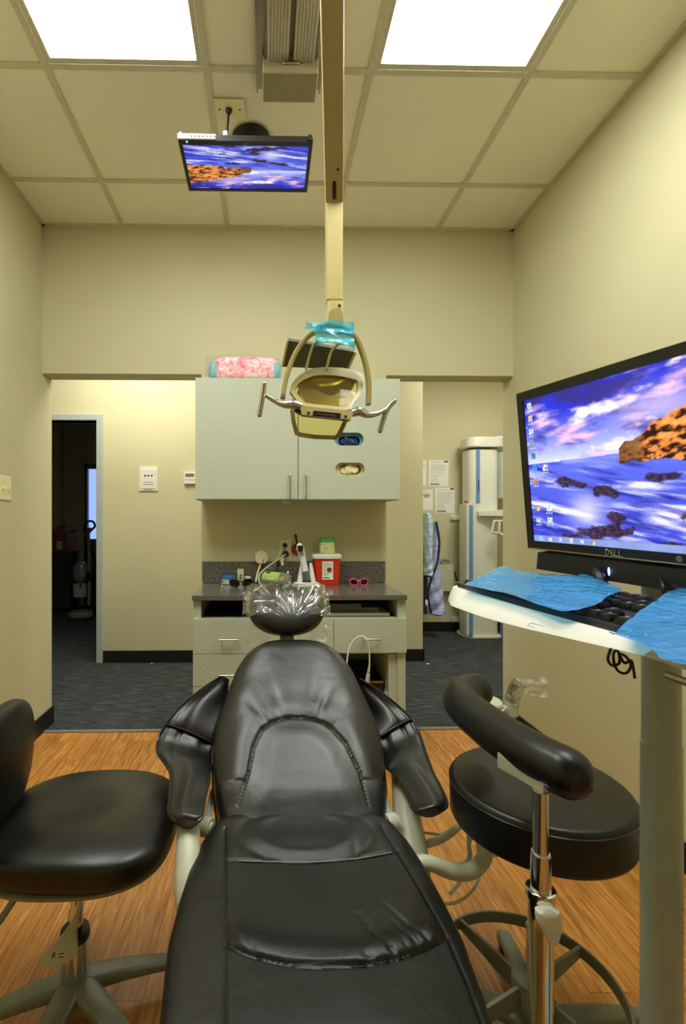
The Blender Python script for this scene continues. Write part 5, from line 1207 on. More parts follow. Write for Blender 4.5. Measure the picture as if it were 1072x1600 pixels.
tag(MB().tube([hp(955, 1012), hp(950, 1030), hp(957, 1040), hp(968, 1035), hp(966, 1018, .01), hp(959, 1020, .015), hp(960, 1038, .01), hp(968, 1050), hp(980, 1051), hp(986, 1038), hp(978, 1026), hp(968, 1022, .01), hp(976, 1036), hp(986, 1032), hp(990, 1046), hp(992, 1060)], 0.0017, 8, sub=6).build('coiled_lead', M['black']), 'coiled black lead hanging under the keyboard tray', 'cable')
# ================================================================ CEILING: TRACK, LAMP, MONITOR
tk = thing('ceiling_track', (0.09, 1.2, ZC), 'fluted aluminium lamp track with a beige end cap fixed along the ceiling', 'track')
ye = 1.79; x0, x1 = -0.012, 0.192
MB().bb(-0.036, 0.214, 0.3, 1.945, ZC-0.014, ZC-0.0075, 0.001).bb(-0.036, -0.030, 0.3, 1.945, ZC-0.03, ZC-0.0075).bb(0.208, 0.214, 0.3, 1.945, ZC-0.03, ZC-0.0075).build('mounting_plate', M['alu'], tk)
flm = MB()
for a, e in ((0.006, 0.083), (0.100, 0.176)):
    n = 7; pts = []
    for k in range(n):
        w = (e-a)/n; pts += [(a+w*k, ZC-0.046), (a+w*k+w*0.12, ZC-0.049), (a+w*k+w*0.82, ZC-0.049), (a+w*k+w*0.94, ZC-0.046)]
    poly = [(a, ZC-0.015)] + pts + [(e, ZC-0.046), (e, ZC-0.015)]
    MB().prism([(p, 0.3, z) for p, z in poly], (0, ye-0.3, 0)).build('fluted_rail', plain('rail_aluminium', (196, 190, 172), 0.4, 0.35), tk, sharp=20)
MB().bb(0.083, 0.100, 0.3, ye, ZC-0.03, ZC-0.016).bb(-0.005, 0.006, 0.3, ye, ZC-0.04, ZC-0.015).bb(0.176, 0.185, 0.3, ye, ZC-0.04, ZC-0.015).build('channel', M['grey'], tk)
MB().bb(x0, x1, ye, 1.918, ZC-0.09, ZC-0.015, 0.006, 3).build('end_cap', plain('taupe_end_cap', (150, 140, 104), 0.45), tk)
MB().tube([(0.066, ye-0.001, ZC-0.055), (0.117, ye-0.001, ZC-0.055)], 0.006, 10, rnd=True).build('cap_slot', M['alu'], tk)
# ---- examination lamp
lp = thing('dental_lamp', W(520, 320, 1.66), 'beige dental examination lamp hanging on a square arm from the ceiling track', 'lamp')
a0, a1 = W(518, -130, 1.10), W(522, 302, 1.66)
a1 = W(522, 312, 1.655); top = V((a1.x+(0.166-a1.x)*1.0, 0.78, ZC-0.075))
d = (W(518.5, 0, 1.25)-a1).normalized(); a0 = a1+d*0.98
if a0.z > ZC-0.07:
    a0 = a1+d*((ZC-0.07-a1.z)/d.z)
side = V((1, 0.0, 0)); side = (side-d*side.dot(d)).normalized(); upn = side.cross(d).normalized()
Rm = Matrix((side, d, upn)).transposed()
am = MB().box((a0+a1)/2, (0.059, (a0-a1).length, 0.046), Rm, 0.004, 2).build('arm', plain('lamp_arm_beige', (182, 168, 116), 0.35, var=0.03), lp)
sg = 1 if upn.z < 0 else -1
lo_n = upn*sg                                        # normal of the arm's underside
sl_c = a1+d*0.04+lo_n*0.0235+side*0.0
MB().tube([sl_c-d*0.022, sl_c+d*0.022], 0.0065, 14, flat=0.5, rnd=True, up=lo_n).build('slot', M['black'], am)
MB().lathe([(0, 0), (0.0042, 0), (0.0042, 0.0008), (0, 0.0008)], a1+d*0.10+lo_n*0.0232+side*0.012, lo_n).build('screw_hole', M['black'], am)
MB().bb(a0.x-0.05, a0.x+0.05, a0.y-0.08, a0.y+0.08, ZC-0.075, ZC-0.0495, 0.006).build('trolley', M['gold'], lp)
tp = W(522, 318, 1.66); bt_ = W(522, 472, 1.66)
MB().bb(tp.x-0.0275, tp.x+0.0275, 1.64, 1.688, bt_.z, tp.z+0.02, 0.004).build('drop_tube', M['gold'], lp)
nk = W(523, 472, 1.66)
jn = MB().loft([[V((nk.x+xo+w*spow(math.cos(2*PI*k/32), .45), 1.662+dp*spow(math.sin(2*PI*k/32), .45), z)) for k in range(32)] for xo, w, dp, z in ((0, 0.0275, 0.024, W(0, 469.5, 1.66).z), (0.001, 0.0285, 0.025, W(0, 476, 1.66).z), (0.001, 0.029, 0.025, W(0, 490, 1.66).z), (0, 0.034, 0.024, W(0, 501, 1.66).z), (-0.003, 0.056, 0.016, W(0, 511, 1.66).z), (-0.003, 0.060, 0.012, W(0, 516, 1.66).z))]).build('knuckle', M['gold'], lp)
MB().lathe([(0, 0), (0.005, 0), (0.005, 0.001), (0, 0.001)], W(530.5, 477.5, 1.634), (0, -1, 0)).build('screw_hole', M['black'], jn)
tomb = [W(513.5, 505, 1.637), W(513.5, 492, 1.637)]+[W(525+11.5*math.cos(a), 492-9.5*math.sin(a), 1.637) for a in np.linspace(PI, 0, 12)]+[W(536.5, 505, 1.637)]
MB().prism(tomb, (0, 0.02, 0), 0.003).build('knuckle_cover', plain('lamp_olive', (166, 156, 100), 0.35), lp)
yk = [W(*p) for p in ((442, 622, 1.645), (445, 602, 1.65), (450, 582, 1.655), (461, 554, 1.66), (479, 528, 1.66), (497, 516, 1.66), (521, 512, 1.66), (544, 518, 1.66), (560, 536, 1.66), (571, 568, 1.655), (576, 600, 1.65), (575.5, 632, 1.645))]
def strap(path, w, t, name, mat, parent, up=(0, 1, 0)):
    p = catmull(path, 8); rings = []; up = V(up)
    for i in range(len(p)):
        tt = (p[min(i+1, len(p)-1)]-p[max(i-1, 0)]).normalized(); s = tt.cross(up).normalized(); n = s.cross(tt)
        rings.append([p[i]+s*t*spow(math.cos(2*PI*k/20), .5)+n*w*spow(math.sin(2*PI*k/20), .5) for k in range(20)])
    return MB().loft(rings).build(name, mat, parent)
yo = strap(yk, 0.016, 0.0080, 'yoke', M['gold2'], lp)
for px, py in ((442.5, 617), (575, 630.5)): MB().lathe([(0, 0), (0.004, 0), (0.0045, 0.0012), (0.0015, 0.0018), (0, 0.0012)], W(px, py, 1.628), (0, -1, 0), 16).build('screw', M['grey'], yo)
# head: a curved window frame leaning back, a brand bar across the front, a drop shield below
def hy(py): return interp(py, [574, 590, 612, 636, 648], [1.71, 1.685, 1.645, 1.60, 1.590])
HP = lambda px, py, o=0.0: W(px, py, hy(py)+o)
outer = [(453, 611), (456, 600), (466, 588), (478, 580), (491, 575.5), (511, 573.5), (540, 575.5), (560, 581), (567, 587), (567.5, 600), (563, 616), (553, 629), (545, 640), (508, 640), (472, 636), (466, 628), (459, 619)]
inner = [(461, 608), (467, 599), (479, 591.5), (494, 586.5), (514, 586), (535, 588), (551, 592), (559, 595.5), (559, 610), (549, 628), (540, 635), (508, 633), (478, 629), (470, 621), (463, 613)]
def dense(l, n=6): return [tuple(p) for p in catmull([(x, y, 0) for x, y in l]+[(l[0][0], l[0][1], 0)], n)][:-1]
od, idn = [HP(p[0], p[1]) for p in dense(outer)], [HP(p[0], p[1]) for p in dense(inner)]
hd = MB().holes(od, [idn], (0, 0.035, 0)).build('head_frame', M['gold2'], lp)
N_ = 24
def bowl(u, v):
    px = lerp(lerp(461, 477, v), lerp(560, 540, v), u); py = lerp(586-3*math.sin(PI*u)+6*(1-u)**2, 634, v)
    return HP(px, py, 0.03+0.085*math.sin(PI*u)**0.6*math.sin(PI*min(1, 0.08+v*0.9))**0.6)
MB().grid(bowl, 48, 32, 0.002).build('reflector', plain('gold_mirror', (226, 204, 70), 0.34, 0.85, var=0.02), lp)
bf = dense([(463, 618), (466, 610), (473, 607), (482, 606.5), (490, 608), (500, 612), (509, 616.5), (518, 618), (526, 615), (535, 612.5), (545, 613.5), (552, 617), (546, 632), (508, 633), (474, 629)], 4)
MB().prism([HP(x, y, 0.032) for x, y, _z in bf], (0, 0.012, 0)).build('dark_reflection', plain('dark_olive_reflection', (84, 76, 24), 0.3), lp)  # dark reflection in the mirror bowl, shaped as an added olive plate
amber = film('amber_shield', (0.97, 0.86, 0.38, 1), 0.965, 0.04, lo=0.006)
c0 = sum(idn, V())/len(idn)
gm = MB(); vs = [gm.b.verts.new(p+V((0, 0.010, 0))) for p in idn]; gm.b.faces.new(vs); gm.build('shield', amber, lp)
MB().prism([HP(469, 637, -.012), HP(474, 634, -.012), HP(547, 642, -.012), HP(552, 645, -.012), HP(548, 656, -.012), HP(472, 648, -.012)], (0, 0.03, 0), 0.003).build('front_bar', plain('lamp_bar_tan', (146, 128, 68), 0.35), lp)
Yb = hy(648)-0.0125
bq = [W(489.5, 641.8, Yb), W(532.5, 646.0, Yb), W(531.5, 655.0, Yb), W(488.5, 650.5, Yb)]
bd = MB().prism(bq, (0, -0.0016, 0), 0.0005).build('badge', M['black'], lp)
rim = [lerp(p, sum(bq, V())/4, 0.05)+V((0, -0.002, 0)) for p in bq]
MB().tube(rim, 0.0008, 6, loop=True).build('badge_rim', M['steel'], bd)
rt = (bq[1]-bq[0]).normalized(); up = V((-rt.z, 0, rt.x))
text('badge_lettering', 'Pelton & Crane', 0.0098, sum(bq, V())/4+V((0, -0.0022, 0)), -rt, -up, M['steel'], bd, shear=0.35)
for px, py in ((482, 645.5), (540, 651)): MB().lathe([(0, 0), (0.0042, 0), (0.0046, 0.002), (0, 0.0022)], W(px, py, Yb), (0, -1, 0), 16).build('bar_screw', M['black'], lp)
sh_o = [(453.5, 640), (456, 660), (461, 678), (470, 681.5), (493, 685), (527, 686), (531, 683), (536, 674), (545, 655), (549, 650), (500, 642)]
sh_i = [(460, 642), (462, 660), (466.5, 674), (473, 676.5), (494, 679.5), (524, 680.5), (527, 677), (531, 669), (538, 655), (540, 650), (500, 645)]
f_ = lambda l, o=0.0: [W(x, y, 1.645+o-0.0004*(y-640)) for x, y in l]
MB().holes(f_(sh_o), [f_(sh_i)], (0, 0.016, 0)).build('lower_frame', plain('lamp_dark_olive', (146, 128, 70), 0.35), lp)
gm = MB(); gm.b.faces.new([gm.b.verts.new(p+V((0, 0.007, 0))) for p in f_(sh_i)]); gm.build('lower_shield', amber, lp)
bp_ = [W(450, 532, 1.715), W(555, 550, 1.715), W(543, 578, 1.765), W(441.5, 573, 1.765)]
bk = MB().prism(bp_, (0, 0.014, 0.014), 0.003).build('heat_panel', plain('panel_taupe', (86, 83, 72), 0.6), lp)
MB().tube([lerp(bp_[0], bp_[3], k/6)+V((-0.001, 0, 0)) for k in range(7)], 0.0045, 8).build('panel_edge', M['gold'], bk)
MB().tube([lerp(bp_[1], bp_[2], k/6)+V((0.001, 0, 0)) for k in range(7)], 0.0045, 8).build('panel_edge', M['gold'], bk)
for pts in (((496, 534, 1.69), (490, 539, 1.69), (485, 552, 1.695), (478, 578, 1.70)), ((536, 536, 1.69), (526, 540, 1.69), (517, 551, 1.695), (510, 577, 1.70))):
    MB().tube([W(*p) for p in pts], 0.0065, 10, sub=6, flat=0.7).build('stay', M['gold'], lp)
def handle(armp, tee, lbl=None):
    h = MB().tube([W(*p[:3]) for p in armp], [p[3] for p in armp], 16, sub=6).build('handle', M['steel'], lp)
    MB().tube([W(*p) for p in tee], 0.0085, 16, sub=6, rnd=True).build('grip', M['steel'], h)
handle([(471, 636, 1.60, .014), (458, 632, 1.60, .016), (445, 632, 1.605, .012), (431, 627.5, 1.61, .008), (416, 618, 1.615, .007)], [(413, 600, 1.618), (411, 616, 1.618), (405.5, 648, 1.618)])
handle([(550, 646, 1.60, .012), (562, 643, 1.60, .016), (573, 648, 1.605, .011), (589, 646.5, 1.61, .008), (602, 640, 1.615, .007)], [(616.5, 627, 1.618), (607, 637, 1.618), (601, 650, 1.618), (594, 673, 1.618)])
MB().prism([HP(458, 634, .002), HP(470, 640, .002), HP(472, 648, .002), HP(462, 643, .002)], (0, 0.02, 0), 0.002).build('handle_socket', M['black'], lp)
# blue film on the yoke
tb_ = film('light_blue_film', (0.28, 0.80, 1.0, 1), 0.6, 0.16, dif=(0.16, 0.70, 1.0, 1))
tag(MB().grid(lambda u, v: W(lerp(477, 552, u)+2*math.sin(v*4), lerp(lerp(504, 502, u)+2*math.sin(u*9), lerp(514, 522, u), v), 1.632)+V((0, 0.008*noise.noise(V((u*3.5, v*2, 1)))-0.004, 0)), 50, 20).build('blue_film', tb_, sharp=60), 'pale blue film band wrapped across the top of the lamp yoke', 'plastic film', 'blue films on the lamp')
tag(MB().grid(lambda u, v: W(lerp(lerp(488, 494, v), lerp(550, 555, v), u), lerp(lerp(508, 512, u), lerp(541, 542, u)-9*math.sin(PI*u*1.0)*(1-u)+3*u*u, v), 1.624)+V((0, 0.016*noise.noise(V((u*2.4+v*1.5, v*2.2-u*2, 7)))-0.002, 0)), 60, 40).build('blue_film', tb_, sharp=60), 'crumpled blue film flap hanging inside the lamp yoke', 'plastic film', 'blue films on the lamp')
# ---- ceiling monitor
mz = 2.548
TLm, TRm, BLm, BRm = W(278, 219, 1.72), W(489, 218, 1.72), W(300, 298.5, 1.968), W(485, 297, 1.968)
fx0, fx1 = TLm.x, TRm.x; fy0, fy1 = 1.72, 1.968
za, zb2 = TLm.z, BLm.z
G = lambda x, y, h=0.0: V((x, y, za+(zb2-za)*(y-fy0)/(fy1-fy0)+h))
cm = thing('ceiling_monitor', ((fx0+fx1)/2, 1.85, za), 'flat monitor mounted face down on the ceiling showing the seascape', 'monitor')
b_ = 0.013
cbz = MB().holes([G(fx0, fy0), G(fx1, fy0), G(fx1, fy1), G(fx0, fy1)], [[G(fx0+b_, fy0+0.020), G(fx1-b_, fy0+0.020), G(fx1-b_, fy1-b_), G(fx0+b_, fy1-b_)]], (0, 0, 0.012)).build('bezel', M['black'], cm, sharp=30)
MB().prism([G(fx0+.003, fy0+.002, .0121), G(fx1-.003, fy0+.002, .0121), G(fx1-.003, fy1-.002, .0121), G(fx0+.003, fy1-.002, .0121)], (0, 0, 0.010), 0.003).build('back_case', M['black'], cm)
fm = lerp(fx0, fx1, 0.28)
st_ = MB().bb(fx0-0.001, fm, fy0-0.006, fy0+0.004, za+0.002, za+0.02, 0.002).build('button_strip', M['white'], cm)
for k in range(7): MB().lathe([(0, 0), (0.0035, 0), (0.0032, 0.002), (0, 0.0024)], (lerp(fx0, fm, 0.36+0.1*k), fy0-0.006, za+0.011), (0, -1, 0), 14).build('button', M['grey'], st_)
MB().prism([(fx0, fy0-0.005, za+0.02), (fx0+0.014, fy0-0.005, za+0.02), (fx0+0.012, fy0-0.005, za+0.027)], (0, 0.02, 0)).build('corner', M['white'], cm)
MB().prism([(fx1, fy0-0.004, za+0.004), (fx1-0.02, fy0-0.004, za+0.004), (fx1-0.016, fy0-0.004, za+0.024), (fx1-0.004, fy0-0.004, za+0.022)], (0, 0.02, 0)).build('corner', M['black'], cm)
screen('screen', lambda u, v: G(lerp(fx0+b_, fx1-b_, u), lerp(fy1-b_, fy0+0.020, v), 0.003), 150, 90, 1, mk_screen('lit_ceiling_screen', 0.5), cm, False, True)
MB().lathe([(0, 0), (0.004, 0), (0.004, 0.001), (0, 0.001)], G(fx0+0.03, fy0+0.006, -0.0), (0, 0, -1), 14).build('power_lamp', emit('blue_led_small', (0.1, 0.3, 1, 1), 1.5), cm)
text('logo_lettering', 'DELL', 0.012, G((fx0+fx1)/2, fy0+0.010, -0.0008), (-1, 0, 0), (0, -1, 0), M['grey'], cm)
dc = Zp(392, 205, ZC); dcx = dc.x
MB().lathe([(0, -0.03), (0.05, -0.03), (0.078, -0.014), (0.084, -0.0085), (0, -0.0085)], (dcx, 2.20, ZC)).build('ceiling_plate', M['black'], cm)
MB().tube([(dcx, 2.20, ZC-0.03), (dcx, 2.19, ZC-0.12), (dcx-0.002, 2.1, za+0.14), (dcx-0.004, 1.98, za+0.06), ((fx0+fx1)/2+0.03, 1.88, za+0.034)], [0.022, 0.022, 0.024, 0.024, 0.022], 16, sub=5).build('mount_arm', M['black'], cm)
MB().box(((fx0+fx1)/2, 1.85, za+0.031), (0.12, 0.12, 0.016), None, 0.004).build('mount_bracket', M['black'], cm)
# outlet and lead on the ceiling
oc = Zp(359, 166, ZC)
op = thing('ceiling_outlet', (oc.x, oc.y, ZC), 'white outlet plate on the ceiling behind the ceiling monitor', 'outlet')
MB().bb(oc.x-0.063, oc.x+0.063, oc.y-0.045, oc.y+0.045, ZC-0.014, ZC-0.0075, 0.002).build('plate', M['ivory'], op)
for s in (-1, 1): MB().lathe([(0, 0), (0.004, 0), (0.004, 0.001), (0, 0.001)], (oc.x+s*0.042, oc.y, ZC-0.014), (0, 0, -1), 14).build('screw', M['ink'], op)
MB().lathe([(0, 0), (0.014, 0), (0.012, 0.012), (0.008, 0.016), (0, 0.016)], (oc.x-0.004, oc.y, ZC-0.014), (0, 0, -1), 18).build('grommet', M['black'], op)
cc_ = thing('monitor_cable', (oc.x, oc.y, ZC-0.2), 'black cable with a white connector running from the ceiling outlet to the ceiling monitor', 'cable')
e = W(352, 207, 1.87)
MB().tube([(oc.x-0.004, oc.y, ZC-0.03), (oc.x-0.006, oc.y-0.02, ZC-0.09), (e.x+0.003, 1.93, e.z+0.05), e], 0.0045, 8, sub=6).build('cord', M['black'], cc_)
MB().box(e-V((0, 0, 0.012)), (0.016, 0.012, 0.032), None, 0.003).build('connector', M['white'], cc_)
# ================================================================ WALL FITTINGS, HALL, STOREROOM, ALCOVE
# light switch on the left wall
c = Xp(6, 762, XL)
sw = thing('light_switch', (XL, c.y, c.z-0.06), 'ivory double light switch on the left wall', 'light switch')
MB().bb(XL, XL+0.006, c.y-0.06, c.y+0.06, c.z-0.06, c.z+0.06, 0.002).build('plate', M['ivory'], sw)
for dy in (-0.023, 0.023):
    MB().bb(XL+0.0062, XL+0.008, c.y+dy-0.006, c.y+dy+0.006, c.z-0.012, c.z+0.012).box((XL+0.014, c.y+dy, c.z-0.002), (0.016, 0.008, 0.009), Matrix.Rotation(R(24), 3, 'Y'), 0.001).build('toggle', M['ivory'], sw)
# white plate with three lamps on the hall wall
c = W(232.5, 748.5, YH)
wp = thing('alarm_panel', (c.x, YH, c.z-0.104), 'white framed wall plate with three dark dots on the hall wall', 'wall plate')
MB().bb(c.x-0.080, c.x+0.080, YH-0.010, YH, c.z-0.104, c.z+0.104, 0.004).build('frame', M['white'], wp)
MB().bb(c.x-0.062, c.x+0.062, YH-0.014, YH-0.0095, c.z-0.084, c.z+0.084, 0.003).build('plate', M['white'], wp)
for k in (-1, 0, 1): MB().lathe([(0, 0), (0.008, 0), (0.006, 0.003), (0, 0.004)], (c.x+0.028*k, YH-0.014, c.z+0.028), (0, -1, 0), 14).build('dot', M['black'], wp)
pm = MB()
for k in range(3): pm.box((c.x-0.03+0.03*k, YH-0.0143, c.z-0.03), (0.02, 0.0004, 0.010))
pm.box((c.x, YH-0.0143, c.z-0.048), (0.09, 0.0004, 0.006)).box((c.x, YH-0.0103, c.z-0.094), (0.07, 0.0006, 0.006)); pm.build('print', M['inkg'], wp)
c = W(298.5, 747.5, YH)
th = thing('thermostat', (c.x, YH, c.z-0.05), 'white thermostat with a small display at left of the wall cabinet', 'thermostat')
MB().bb(c.x-0.058, c.x+0.058, YH-0.026, YH+0.002, c.z-0.05, c.z+0.05, 0.004).build('case', M['white'], th)
MB().bb(c.x-0.045, c.x+0.03, YH-0.0275, YH-0.026, c.z+0.012, c.z+0.04).build('display', plain('lcd_grey', (120, 122, 100), 0.3), th)
MB().bb(c.x-0.056, c.x+0.056, YH-0.0272, YH-0.026, c.z-0.014, c.z-0.012).build('seam', M['inkg'], th)
# ---- storeroom: dark credenza, carton boxes, upright vacuum
def T(px, py, Y): return W(px, py, Y)
cr = thing('credenza', (-3.0, 6.84, 0), 'dark low cabinet in the unlit storeroom behind the hall door', 'cabinet')
xa = W(109, 0, 6.7).x
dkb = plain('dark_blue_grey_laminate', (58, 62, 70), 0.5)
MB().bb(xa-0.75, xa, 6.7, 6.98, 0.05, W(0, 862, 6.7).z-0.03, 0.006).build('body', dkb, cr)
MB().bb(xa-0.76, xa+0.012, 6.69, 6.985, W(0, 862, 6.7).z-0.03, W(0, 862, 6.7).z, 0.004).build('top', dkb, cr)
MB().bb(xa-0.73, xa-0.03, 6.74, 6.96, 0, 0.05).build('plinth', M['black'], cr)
zt_ = W(0, 862, 6.7).z
crd = plain('brown_cardboard', (150, 100, 56), 0.7)
def carton(x0, x1, y0, y1, h, lbl, flaps):
    t = thing('cardboard_box', ((x0+x1)/2, (y0+y1)/2, zt_), lbl, 'box', 'cardboard boxes on the dark cabinet')
    MB().bb(x0, x1, y0, y1, zt_+0.0005, zt_+h, 0.003).build('box', crd, t)
    for dx in flaps:
        xs_ = x0 if dx < 0 else x1
        MB().prism([(xs_, y0, zt_+h), (xs_, y1, zt_+h), (xs_+dx, y1, zt_+h+0.05), (xs_+dx, y0, zt_+h+0.05)], (0, 0, 0.004)).build('flap', crd, t)
    MB().bb(x0+0.02, x0+0.09, y0-0.002, y0-0.0002, zt_+0.03, zt_+0.14).build('label', M['paper'], t)
xb = W(98, 0, 6.75).x
carton(xb-0.36, xb-0.10, 6.73, 6.96, 0.30, 'taller cardboard box at left on the dark storeroom cabinet', (0.06,))
carton(xb-0.09, xb+0.07, 6.73, 6.95, 0.25, 'smaller open cardboard box at right on the dark storeroom cabinet', (0.10,))
Yv = 6.35
vc = thing('vacuum_cleaner', (W(138, 0, Yv).x, Yv, 0), 'grey upright vacuum cleaner standing in the dark storeroom doorway', 'vacuum cleaner')
sgr = plain('vacuum_silver', (150, 154, 160), 0.35, 0.3)
MB().tube([T(139, 945, Yv), T(140, 900, Yv), T(139, 860, Yv), T(138, 832, Yv)], 0.020, 12).build('spine', sgr, vc)
MB().tube([T(138, 838, Yv), T(133, 830, Yv), T(132, 822, Yv), T(137, 815, Yv), T(145, 815, Yv), T(148.5, 822, Yv), T(143, 828, Yv), T(138, 834, Yv)], 0.014, 10, sub=6).build('handle', M['black'], vc)
MB().sup(T(140, 828, Yv), (0.035, 0.02, 0.03), 0.8, 0.8).build('handle_grip', plain('vacuum_red', (190, 70, 40), 0.4), vc)
MB().sup(T(126, 893, Yv-0.02), (0.088, 0.08, 0.125), 0.6, 0.8).build('motor_housing', sgr, vc)
MB().tube([T(117, 890, Yv), T(120, 881, Yv), T(128, 879, Yv), T(136, 884, Yv)], 0.010, 10, sub=5).build('carry_handle', M['black'], vc)
MB().lathe([(0.078, T(0, 932, Yv).z), (0.084, T(0, 930, Yv).z), (0.084, T(0, 912, Yv).z), (0.0, T(0, 911.5, Yv).z)], (T(126, 0, Yv).x, Yv-0.02, 0)).build('dust_bin', plain('bin_grey', (186, 180, 168), 0.3), vc)
MB().box(T(126, 915, Yv-0.11), (0.02, 0.02, 0.05), None, 0.004).build('latch', M['black'], vc)
MB().tube([T(140, 852, Yv+.02), T(147, 870, Yv+.02), T(149, 900, Yv+.02), T(147, 935, Yv+.02), T(143, 946, Yv+.02)], 0.017, 10, sub=6).build('hose', M['black'], vc)
MB().box(T(140, 900, Yv-0.02), (0.09, 0.07, 0.11), None, 0.02).build('clamp', M['black'], vc)
b0_ = T(128, 949, Yv-0.08)
MB().sup((b0_.x, Yv-0.10, 0.055), (0.15, 0.13, 0.052), 0.6, 0.6, Matrix.Rotation(R(12), 3, 'Z')).build('floor_head', plain('vacuum_grey', (120, 118, 112), 0.4), vc)
for s in (-1, 1): MB().cyl((T(141, 0, Yv).x-0.03*s, Yv, 0.06), (T(141, 0, Yv).x-0.05*s, Yv, 0.06), 0.06).build('wheel', M['black'], vc)
# ---- alcove: panoramic x-ray machine
Yx = 5.12
xr = thing('xray_machine', (W(757, 0, Yx).x, Yx, 0), 'tall white and blue panoramic x-ray machine in the alcove', 'x-ray machine')
pxw = plain('xray_white', (222, 224, 212), 0.3, var=0.02)
X = lambda px, Y=Yx: W(px, 0, Y).x
Zz = lambda py, Y=Yx: W(0, py, Y).z
def rcol(x0, x1, y0, y1, z0, z1, e=0.5, taper=0.0):
    cx, cy, hx, hy_ = (x0+x1)/2, (y0+y1)/2, (x1-x0)/2, (y1-y0)/2
    return [[V((cx+hx*k_*spow(math.cos(2*PI*k/40), e), cy+hy_*k_*spow(math.sin(2*PI*k/40), e), z)) for k in range(40)] for k_, z in ((0.96, z0), (1, z0+0.01), (1-taper, z1-0.01), (0.97-taper, z1))]
MB().loft(rcol(X(733), X(781), Yx-0.02, Yx+0.25, 0.012, Zz(700), 0.55)).build('column', pxw, xr)
MB().loft(rcol(X(725), X(785), Yx-0.05, Yx+0.27, 0.0, 0.03, 0.4)).build('foot', pxw, xr)
MB().loft(rcol(X(725.5), X(737), Yx-0.05, Yx+0.16, 0.03, Zz(787), 0.5)).build('guide_rail', pxw, xr)
MB().bb(X(730), X(735.8), Yx-0.056, Yx-0.03, 0.03, Zz(789), 0.002).build('blue_stripe', M['blueacc'], xr)
MB().bb(X(743), X(748.5), Yx-0.026, Yx-0.0, Zz(785), Zz(700), 0.002).build('blue_stripe', M['blueacc'], xr)
MB().bb(X(745.5), X(747), Yx-0.028, Yx-0.026, Zz(767), Zz(750)).build('display_mark', plain('navy_print', (40, 52, 96), 0.4), xr)
MB().loft(rcol(X(781.5), X(783.5), Yx-0.02, Yx+0.0, 0.03, Zz(968), 0.5)).build('blue_edge', M['blueacc'], xr)
MB().loft(rcol(X(729), X(790), Yx-0.06, Yx+0.27, Zz(697), Zz(681), 0.6, 0.04)).build('head_cap', pxw, xr)
MB().bb(X(775), X(775)+0.75, Yx-0.02, Yx+0.2, Zz(694), Zz(678), 0.03, 4).build('overhead_arm', pxw, xr)
MB().loft(rcol(X(779), X(779)+0.16, Yx-0.08, Yx+0.08, Zz(778), Zz(705), 0.6)).build('sensor_head', plain('sensor_grey_white', (188, 196, 184), 0.35), xr)
MB().loft([[V((x, yy, z)) for x, yy, z in ((X(744+t*50), Yx-0.06-0.16*t+0.0, Zz(806)-0.0), (X(744+t*50), Yx+0.02, Zz(806)), (X(744+t*50), Yx+0.02, Zz(804)+0.03*t+0.03), (X(744+t*50), Yx-0.06-0.16*t, Zz(804)+0.03*t+0.03))] for t in np.linspace(0, 1, 10)]).build('chin_arm', pxw, xr, sharp=30)
MB().tube([T(768, 832, 4.95), T(772, 814, 4.95), T(792, 814, 4.95), T(792, 836, 4.95), T(778, 833, 4.95)], 0.014, 10, loop=True).build('grip_frame', pxw, xr)
MB().tube([T(781, 812, 4.94), T(780, 830, 4.94), T(784, 836, 4.94), T(792, 837, 4.94)], 0.012, 10, sub=5).build('grip_bar', pxw, xr)
MB().sup(T(728.5, 784, Yx), (0.02, 0.02, 0.015), 1, 1).build('red_button', M['red'], xr)
# papers on the alcove wall
def sheet_(x0, y0, x1, y1, lbl, tilt=0.0, lines=True):
    a, e = W(x0, y0, YA), W(x1, y1, YA); cx, cz, w, h = (a.x+e.x)/2, (a.z+e.z)/2, e.x-a.x, a.z-e.z
    t = thing('posted_sheet', (cx, YA, cz-h/2), lbl, 'paper', 'papers posted in the alcove')
    Rt = Matrix.Rotation(R(tilt), 3, 'Y'); P = lambda u, v, o: V((cx, YA-o, cz))+Rt@V((u*w/2, 0, v*h/2))
    MB().prism([P(-1, -1, .0003), P(1, -1, .0003), P(1, 1, .0003), P(-1, 1, .0003)], (0, -0.0012, 0)).build('sheet', M['paper'], t)
    m = MB()
    rows = [(0.82, -.8, .3), (0.62, -.8, .7), (0.5, -.8, .75), (0.38, -.8, .6), (0.26, -.8, .8), (0.12, -.8, .5), (-0.02, -.8, .7), (-0.2, -.8, .4), (-0.36, -.8, -.1), (-0.5, -.8, 0.0), (-0.62, -.8, -.1)]
    if not lines: rows = rows[:4]
    for v, l, r in rows: m.box(P((l+r)/2, v, 0.0018), ((r-l)*w/2, 0.0003, 0.004), Rt)
    m.build('print', M['inkg'], t)
    if lines:
        MB().box(P(0.72, 0.9, .0018), (w*0.2, 0.0004, 0.016), Rt).build('heading_block', M['ink'], t)
        MB().box(P(-0.38, -0.84, .0018), (w*0.46, 0.0004, 0.022), Rt).build('barcode', M['inkg'], t)
sheet_(670, 719, 701, 760, 'upper white printed notice on the alcove wall', 1.0)
sheet_(680, 762, 711, 802, 'lower white printed notice on the alcove wall nearest the x-ray machine', -0.5)
sheet_(654, 719, 666, 759, 'half hidden white notice at the wall corner, upper left of the notices', 0, False)
sheet_(655, 765, 676.5, 797, 'small notice with a drawn loop above the hanging aprons', 0, False)
